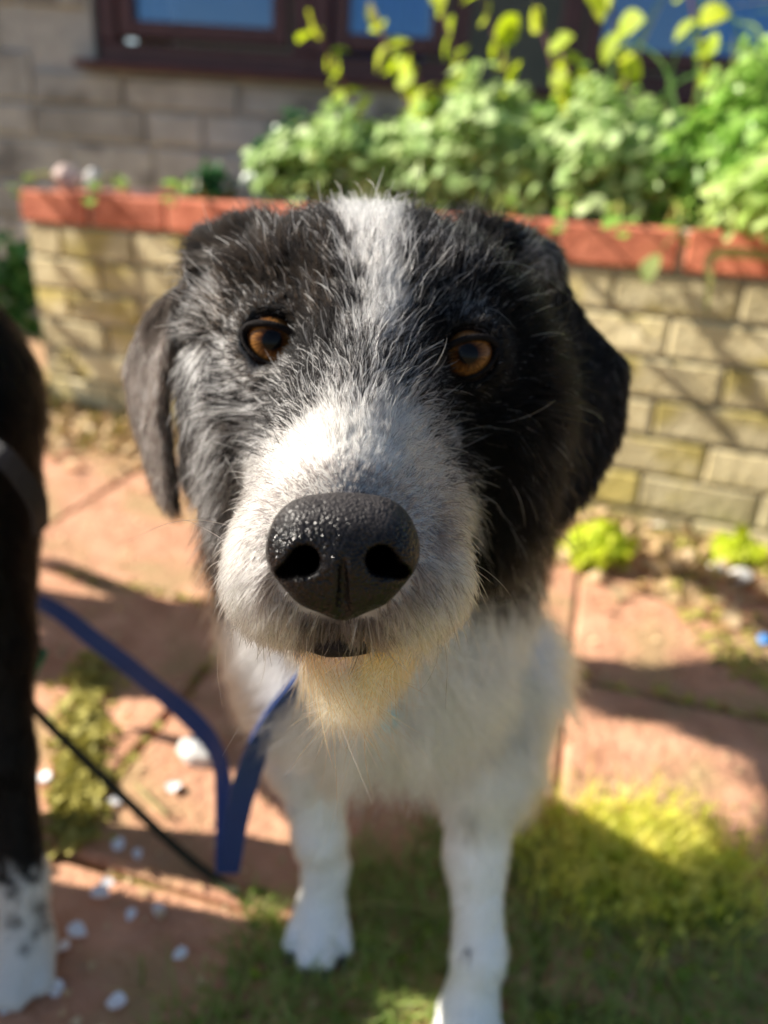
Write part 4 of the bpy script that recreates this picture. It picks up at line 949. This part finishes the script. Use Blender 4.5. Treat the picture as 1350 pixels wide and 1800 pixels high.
scatter_stuff('moss', 'yellow green moss in the paving joints and along the wall', 'moss', np.vstack(mp), .011, M_moss)

M_petal = noisy(mat('white_petal', rough=.6), (.74, .74, .76), (.84, .84, .86), 40, 2)
petal = leaf_mesh('petal', .013, .011, .35, .3, 4)
for x, y in ((122, 1675), (198, 1555), (236, 1605), (160, 1580), (222, 1770), (85, 1740), (15, 1748), (270, 1600), (300, 1400), (205, 1480), (190, 1420), (240, 1500), (85, 1380), (120, 1640), (330, 1680)):
    g = ground_at(x, y); o = obj('petal', petal, M_petal, None, (g[0], g[1], .006), (rad(random.uniform(-25, 10)), random.uniform(-.3, .3), random.uniform(0, 6.28)))
    k = random.uniform(.8, 1.5); o.scale = (k, k, k); tag(o, 'small white petal lying on the red paving beside the black dog', 'petal', 'fallen white petals on the paving')
for pts, lab in ((((248, 1690), (252, 1720), (250, 1745)), 'short pale twig lying on the shaded paving at bottom left'), (((560, 1605), (700, 1600), (760, 1618)), 'pale dry stalk lying in the grass between the forelegs'), (((240, 1390), (270, 1420), (296, 1445)), 'curved tan stalk on the sunlit paving under the cord')):
    q = [np.append(ground_at(*p)[:2], .008) for p in pts]; tag(obj('twig', tube_mesh('twig', spline(q, 10), [.0018]*10, 5), M_straw), lab, 'twig')

def grass(name, label, P, h, w, m, lean=.5):
    n = len(P); a = rng.uniform(0, 6.28, n); d = np.column_stack([np.cos(a), np.sin(a), np.zeros(n)]); s = np.column_stack([-np.sin(a), np.cos(a), np.zeros(n)])
    hh = h*rng.uniform(.45, 1.25, n); ln = lean*rng.uniform(.3, 1.5, n); ww = w*rng.uniform(.6, 1.3, n); V = []
    for u in (0, .35, .7, 1.):
        c = P+d*(hh*ln*u*u)[:, None]+np.array([0, 0, 1.])*(hh*(u-.25*ln*u*u))[:, None]; k = (ww*(1-u**1.6)*.5+.0001)[:, None]; V += [c-s*k, c+s*k]
    V = np.stack(V, 1); F0 = np.array([(0, 1, 3, 2), (2, 3, 5, 4), (4, 5, 7, 6)])
    o = obj(name, fast_mesh(name, V.reshape(-1, 3), (F0[None]+8*np.arange(n)[:, None, None]).reshape(-1, 4)), m); tag(o, label, 'grass', kind='stuff'); return o
def grass_pts(n, soft=True):
    q = np.column_stack([rng.uniform(-.45, 1.0, n), rng.uniform(-.2, .62, n), np.zeros(n)]); nz = vnoise(q, .16)[:, 0]*.035+vnoise(q, .05)[:, 1]*.018
    edge = np.interp(q[:, 0], [-.35, -.16, -.08, .05, .16, .22, .32, .40, .55, 1.0], [.10, .30, .46, .54, .59, .59, .535, .46, .42, .38])
    return q[(q[:, 1] < edge+nz) & (rng.random(n) < np.interp(q[:, 0], [-.45, -.2, -.08], [.05, .25, 1]))]
M_gr1 = leaf_mat('lawn_blade', (.17, .27, .045), (.36, .45, .12), .4, .45); M_gr2 = leaf_mat('lawn_moss', (.16, .24, .02), (.34, .38, .05), .35, .6)
gp = grass_pts(60000); gp[:, 2] = -.012
grass('grass', 'short green grass growing under and in front of the forelegs', gp, .038, .0020, M_gr1, .9)
gp = grass_pts(9000); gp[:, 2] = -.010
grass('grass', 'thin straw coloured dead blades among the green grass', gp, .034, .0018, M_straw, 1.3)
gp = grass_pts(9000); gp[:, 2] = rng.uniform(-.012, .012, len(gp)); gp = gp[vnoise(gp, .07)[:, 0] > 0]
scatter_stuff('clover', 'low yellow green clover and moss among the grass', 'ground cover', gp, .009, M_gr2)
M_sunpaint = leaf_mat('sun_painted_clover', (.56, .62, .05), (.88, .80, .18), .45, .5)  # sunlight put into the colour, brighter than the clover elsewhere
gc = ground_at(1120, 1530); n = 1900; q = np.column_stack([gc[0]+rng.normal(size=n)*.055, gc[1]+rng.normal(size=n)*.034, rng.uniform(0, .03, n)])
scatter_stuff('clover', 'yellow green clump of clover coloured bright as if sunlit right of the forelegs', 'ground cover', q, .006, M_sunpaint)
n = 1800; gq = np.column_stack([gc[0]+rng.normal(size=n)*.06, gc[1]+rng.normal(size=n)*.036, np.zeros(n)]); grass('grass', 'longer yellow green blades coloured bright as if sunlit in the clump right of the forelegs', gq, .042, .0021, M_sunpaint, .6)

# shrub left of the planter corner, mostly past the left edge; its stems streak the wall with shadow
sh = empty('dark_shrub', (-1.22, 1.90, 0), 'dark green shrub left of the planter corner behind the black dog', 'shrub')
frond_mass('foliage', (.10, .16, .19), (.20, .12, .19), 600, .03, M_dark, sh)
scatter_leaves(sh, lf_oval, M_dark, (.10, .14, .22), (.20, .12, .22), 40)
for k in range(7):
    a = random.uniform(-.5, .5); bx_ = -.18+.05*k
    pts = spline([(bx_, random.uniform(-.06, .06), .02), (bx_+a*.15, -.02, .45), (bx_+a*.3, -.02+random.uniform(-.1, .1), random.uniform(.85, 1.1))], 10)
    stm = obj('stem', tube_mesh('stem', pts, np.linspace(.007, .004, 10), 6), M_stem, sh)
    for j in range(4, 10, 2):
        for q in range(2):
            o = obj('leaf', lf_oval, M_green, sh); o.location = Vector(pts[j]); o.rotation_euler = (rad(random.uniform(-10, 50)), random.uniform(-.4, .4), random.uniform(0, 6.28)); o.scale = (1.9,)*3

# trough added left of both dogs, out of view, to shade the ground at lower left
tr_ = empty('added_shade_trough', (-.96, .40, 0), 'unseen wooden trough added left of the black dog to shade the ground', 'trough')
M_wood = noisy(mat('weathered_wood', rough=.85), (.16, .11, .07), (.26, .19, .13), 12, 6, .4, 40, vary=.15)
for k in range(5):
    for yy in (-.155, .137): obj('plank', box_mesh('plank', -.22, .22, yy, yy+.018, .02+k*.108, .02+k*.108+.104, b=.003), M_wood, tr_)
    for xx in (-.22, .202): obj('plank', box_mesh('plank', xx, xx+.018, -.136, .136, .02+k*.108, .02+k*.108+.104, b=.003), M_wood, tr_)
obj('soil', box_mesh('soil', -.20, .20, -.135, .135, .03, .50), M_soil, tr_)
# grit and crumbs on the paving
n = 3500; q = np.column_stack([rng.uniform(-.9, 1.0, n), rng.uniform(.3, 1.7, n), rng.uniform(.001, .003, n)]); q = q[((q[:, :2]-WA)@WN > .02)]
scatter_stuff('grit', 'dry crumbs and grit strewn over the red paving', 'litter', q, .006, M_litter)

# long grass standing in the right-hand corner of the planter
b0 = on_wall(1.72, .22, .46); e = empty('grass_tuft', tuple(b0), 'dense clump of long green grass at the far right of the planter', 'grass', 'grass tufts in the planter')
for k in range(46):
    o_ = np.array([random.uniform(-.22, .14), random.uniform(-.10, .12), 0]); a_ = random.uniform(0, 6.28); ln_ = random.uniform(.05, .20); h_ = random.uniform(.28, .52)
    dv_ = np.array([math.cos(a_), math.sin(a_)*.6, 0])*ln_
    q = [o_, o_+dv_*.25+np.array([0, 0, h_*.55]), o_+dv_*.7+np.array([0, 0, h_*.95]), o_+dv_*1.35+np.array([0, 0, h_*random.uniform(.75, 1.05)])]
    C_ = spline(q, 12); T_ = nrm(np.gradient(C_, axis=0)); S_ = nrm(np.cross(T_, nrm(Cv-b0-C_)+.2)); w_ = random.uniform(.005, .010); V_ = []; F_ = []
    for i in range(12):
        ww = w_*.5*(1-(i/11)**2.2*.9); V_ += [C_[i]-S_[i]*ww, C_[i]+np.cross(T_[i], S_[i])*ww*.3, C_[i]+S_[i]*ww]
    for i in range(11): F_ += [(i*3, i*3+1, i*3+4, i*3+3), (i*3+1, i*3+2, i*3+5, i*3+4)]
    obj('blade', mesh('blade', V_, F_, True), random.choice((M_blade, M_blade, M_green, M_straw)), e)
